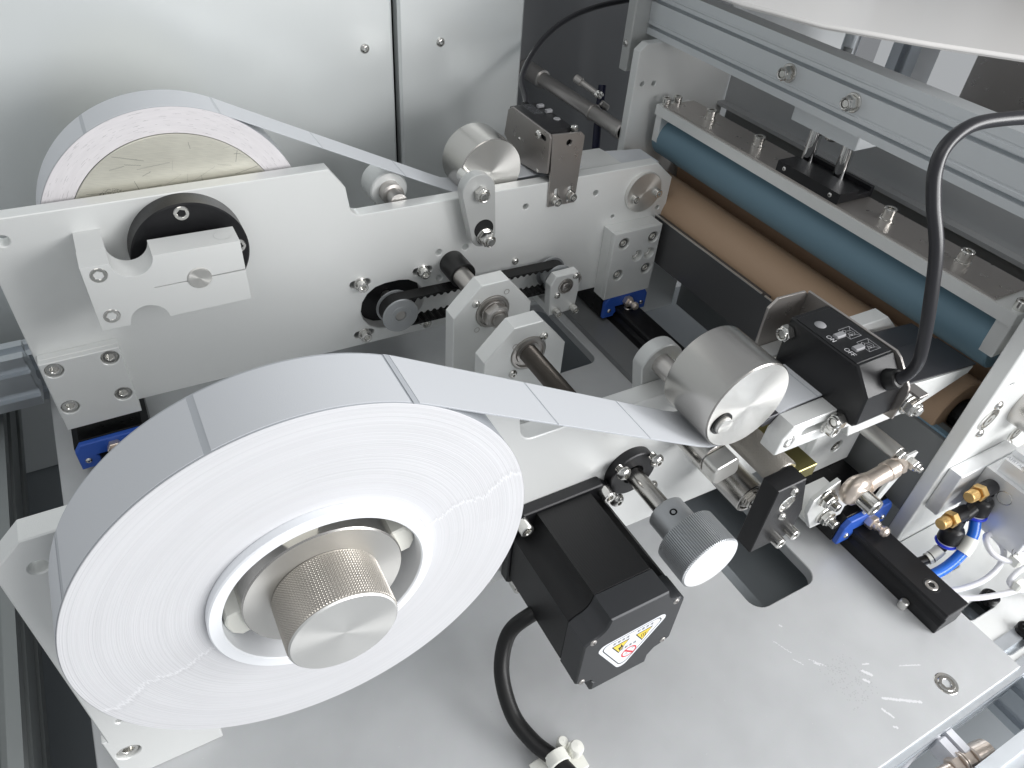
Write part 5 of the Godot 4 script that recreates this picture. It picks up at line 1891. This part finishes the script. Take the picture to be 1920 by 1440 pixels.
func build_pneumatics() -> void:
	var Z := Vector3(0, 0, 1)
	var mb := Mb.new()
	# base plate right of the deck
	var slots := [stadium(373.2, 392, -66.2, 4.6), stadium(373.2, 392, -41.8, 4.6), stadium(384, 398, -92, 2.0)]
	prism(mb, rect(367.8, 560, -120, -30), 3.0, 9.0, 0.5, slots, flat_T(0))
	var base := structure("side_base_floor", mb, M.alu, "pale slotted base plate right of the grey deck")
	for s in [[393.0, -66.4], [392.0, -42.6], [365.5, -96.0]]:
		if s[0] > 380:
			screw(base, Vector3(s[0], -3.2, s[1]), Vector3.UP, "cap", 5.2, 5.0, M.black_oxide)
	mb = Mb.new()
	box(mb, 368, 520, -40, -36, -120, -30, 0.4)
	structure("slot_floor", mb, M.pit, "grey underside seen through the base plate slots")
	var pin := thing("stop_pin", "small round steel pin standing on the deck beside the guide rail", "pin", Vector3(337.5, 0, -86.6))
	mb = Mb.new()
	rod(mb, 2.6, 0, 6.0, 0.7, 28, along(Vector3(337.0, 0.05, -86.6), Vector3.UP))
	part(pin, "pin_body", mb, M.steel_soft)
	# angle block and cylinder on the near side plate
	var ab := thing("angle_block", "shiny aluminium block on the near side plate, above the brass valves", "block", Vector3(406, 33, -116))
	mb = Mb.new()
	box(mb, 379.5, 434, 33, 67, -120.4, -111.8, 0.6)
	part(ab, "block_body", mb, M.alu_bright)
	var cy := thing("air_cylinder", "flat aluminium air cylinder at the right edge with an oval screw hole", "cylinder", Vector3(420, 30, -95))
	mb = Mb.new()
	box(mb, 402, 440, 28, 66.5, -111.7, -72, 0.5)
	box(mb, 405, 440, 66.6, 76, -108, -74, 1.2)
	box(mb, 412, 440, 76.1, 80, -108, -96, 0.5)
	part(cy, "cylinder_body", mb, M.alu_bright)
	mb = Mb.new()
	lathe(mb, [Vector2(4.4, 0.1), Vector2(4.0, 0.15), Vector2(3.8, -0.4), Vector2(0.05, -0.6)], 28, along(Vector3(402, 56.3, -94.4), Vector3(-1, 0, 0)))
	part(cy, "screw_bore", mb, M.steel)
	screw(cy, Vector3(408, 76, -95.0), Vector3.UP, "cap", 3.2, 0.5, M.steel_dull)
	text(cy, "lettering", "AIRTAC", 2.2, Transform3D(Basis(Vector3(0, 0, 1), Vector3(1, 0, 0), Vector3(0, 1, 0)), Vector3(408, 76.05, -102)), M.print_grey)
	throttle("throttle valve with a brass screw, the upper one, feeding the blue tube", Vector3(402, 57.5, -103.2), 15.0, null)
	throttle("throttle valve with a brass screw, the lower one, feeding the black tube", Vector3(388, 41, -103), 17.0, null)
	mb = Mb.new()
	var lb := thing("valve_link", "short black pipe joining the two brass-screwed valves", "pipe", Vector3(390, 42, -101))
	hose(mb, [Vector3(398, 50, -102), Vector3(392, 44, -101.5), Vector3(386, 40, -102)], 4.0)
	part(lb, "pipe_body", mb, M.black_plastic)
	# tubes
	var t := thing("air_tube", "bright blue air tube bending down behind the guide rail", "tube", Vector3(380, 5, -88))
	mb = Mb.new()
	hose(mb, [Vector3(397, 41, -99.5), Vector3(395.4, 37, -98), Vector3(391.5, 29.5, -93.2), Vector3(384, 20, -90), Vector3(372, 12, -89.5), Vector3(358, 8, -92), Vector3(345, 6, -98)], 3.3, 20, 8)
	part(t, "tube_wall", mb, M.blue_tube)
	mb = Mb.new()
	hose(mb, [Vector3(390.6, 28.2, -92.7), Vector3(387.6, 23.8, -91), Vector3(384, 20, -90)], 4.3, 20, 5)
	part(t, "marker_sleeve", mb, M.white_plastic)
	t = thing("air_tube", "black air tube with a white marker sleeve below the lower valve", "tube", Vector3(370, 5, -100))
	mb = Mb.new()
	hose(mb, [Vector3(382.4, 22, -100), Vector3(381.4, 18, -99.4), Vector3(377.5, 12.5, -99), Vector3(370, 8.6, -100), Vector3(358, 6.4, -104), Vector3(345, 6, -110)], 2.9, 20, 8)
	part(t, "tube_wall", mb, M.rubber)
	mb = Mb.new()
	hose(mb, [Vector3(379.6, 15.2, -99.1), Vector3(375.0, 10.9, -99.2), Vector3(371.5, 9.2, -99.8)], 3.7, 20, 5)
	part(t, "marker_sleeve", mb, M.white_plastic)
	mb = Mb.new()
	hose(mb, [Vector3(374.2, 10.4, -99.3), Vector3(373.6, 10.1, -99.4)], 3.76, 20, 3)
	part(t, "sleeve_print", mb, M.ink)
	# white signal wires and their ties
	var ws := [[Vector3(352, 6, -92), Vector3(366, 6, -80), Vector3(384, 10, -74), Vector3(398, 16, -74), Vector3(407, 22, -79), Vector3(404, 28, -88), Vector3(396, 30, -88), Vector3(394, 26, -80), Vector3(402, 24, -72), Vector3(416, 30, -72), Vector3(425, 42, -80), Vector3(424, 58, -90)],
		[Vector3(354, 4, -88), Vector3(372, 4, -73), Vector3(392, 6, -64), Vector3(412, 10, -58), Vector3(440, 16, -50)],
		[Vector3(440, 24, -60), Vector3(416, 20, -66), Vector3(402, 12, -66), Vector3(408, 6, -60), Vector3(426, 6, -50), Vector3(450, 8, -46)]]
	for i in 3:
		var wi := thing("signal_wire", ["white signal wire curling in a loop beside the blue tube", "white signal wire running flat to the right along the base plate", "white signal wire bending back under the cable tie"][i], "wire", ws[i][0], "white signal wires")
		mb = Mb.new()
		hose(mb, ws[i], 1.75, 14, 8)
		part(wi, "wire_jacket", mb, M.white_cable)
	var ct := thing("cable_tie", "white cable tie head on the wires at the right edge, upper of two", "cable tie", Vector3(402, 22, -70))
	mb = Mb.new()
	box(mb, 401, 409, 22, 28, -74, -67, 1.2)
	part(ct, "tie_head", mb, M.white_plastic)
	text(ct, "marking", "(4", 3.6, Transform3D(Basis(Vector3(0.8, 0, 0.6), Vector3(0, 0.6, -0.8).normalized(), Vector3(-0.5, 0.7, 0.5)).orthonormalized(), Vector3(401.5, 30.6, -73)), M.ink)
	ct = thing("cable_tie", "white cable tie head on the wires at the right edge, lower of two", "cable tie", Vector3(402, 8, -60))
	mb = Mb.new()
	box(mb, 400.5, 406.5, 7, 15, -64, -59, 1.2)
	part(ct, "tie_head", mb, M.white_plastic)
	# frame profiles under the deck's front edge
	profile_run("aluminium_profile", "bright aluminium profile running under the front edge of the deck", Vector3(-80, -22, -37), Vector3(1, 0, 0), 700)
	profile_run("aluminium_profile", "bright aluminium profile in the bottom right corner of the picture", Vector3(296, -22, 2), Vector3(1, 0, 0), 300)
	profile_run("aluminium_profile", "short pale aluminium cross profile in the dark gap at bottom right", Vector3(392, -40, -80), Vector3(0, 0, 1), 90)
	var nf := thing("hose_fitting", "nickel hexagon fitting in the gap at the bottom right corner", "fitting", Vector3(305, -30, -14))
	var FT := along(Vector3(291, -16, -14), Vector3(0.75, 0.0, 0.1))
	mb = Mb.new()
	rod(mb, 3.4, -4, 4, 0.6, 28, FT)
	var hx := PackedVector2Array()
	for i in 6:
		hx.append(Vector2(cos(TAU * i / 6.0), sin(TAU * i / 6.0)) * 5.4)
	prism(mb, hx, 4, 9.5, 0.5, [], FT)
	rod(mb, 6.6, 9.6, 10.8, 0.3, 36, FT)
	rod(mb, 6.4, 11.4, 12.4, 0.3, 36, FT)
	prism(mb, hx, 12.5, 18, 0.5, [], FT)
	rod(mb, 6.8, 18.1, 30, 0.8, 36, FT)
	part(nf, "fitting_body", mb, M.nickel)
	var wc := thing("wire_clip", "pale plastic wire connector in the gap below the deck's front edge", "clip", Vector3(304, -30, -22))
	mb = Mb.new()
	box(mb, 299, 304, -24, -12, -27, -13, 1.4)
	box(mb, 305.5, 310, -24, -11, -28, -14, 1.2)
	part(wc, "connector_body", mb, M.white_cable)
	var gw := thing("thin_wire", "thin pale wire looping out of the wire connector in the gap", "wire", Vector3(303, -30, -30))
	mb = Mb.new()
	hose(mb, [Vector3(280, -30, -26), Vector3(292, -20, -28), Vector3(301, -14, -28), Vector3(304, -18, -22)], 1.3)
	hose(mb, [Vector3(310, -14, -30), Vector3(314, -22, -26), Vector3(312, -40, -22)], 1.3)
	part(gw, "wire_jacket", mb, M.white_cable)
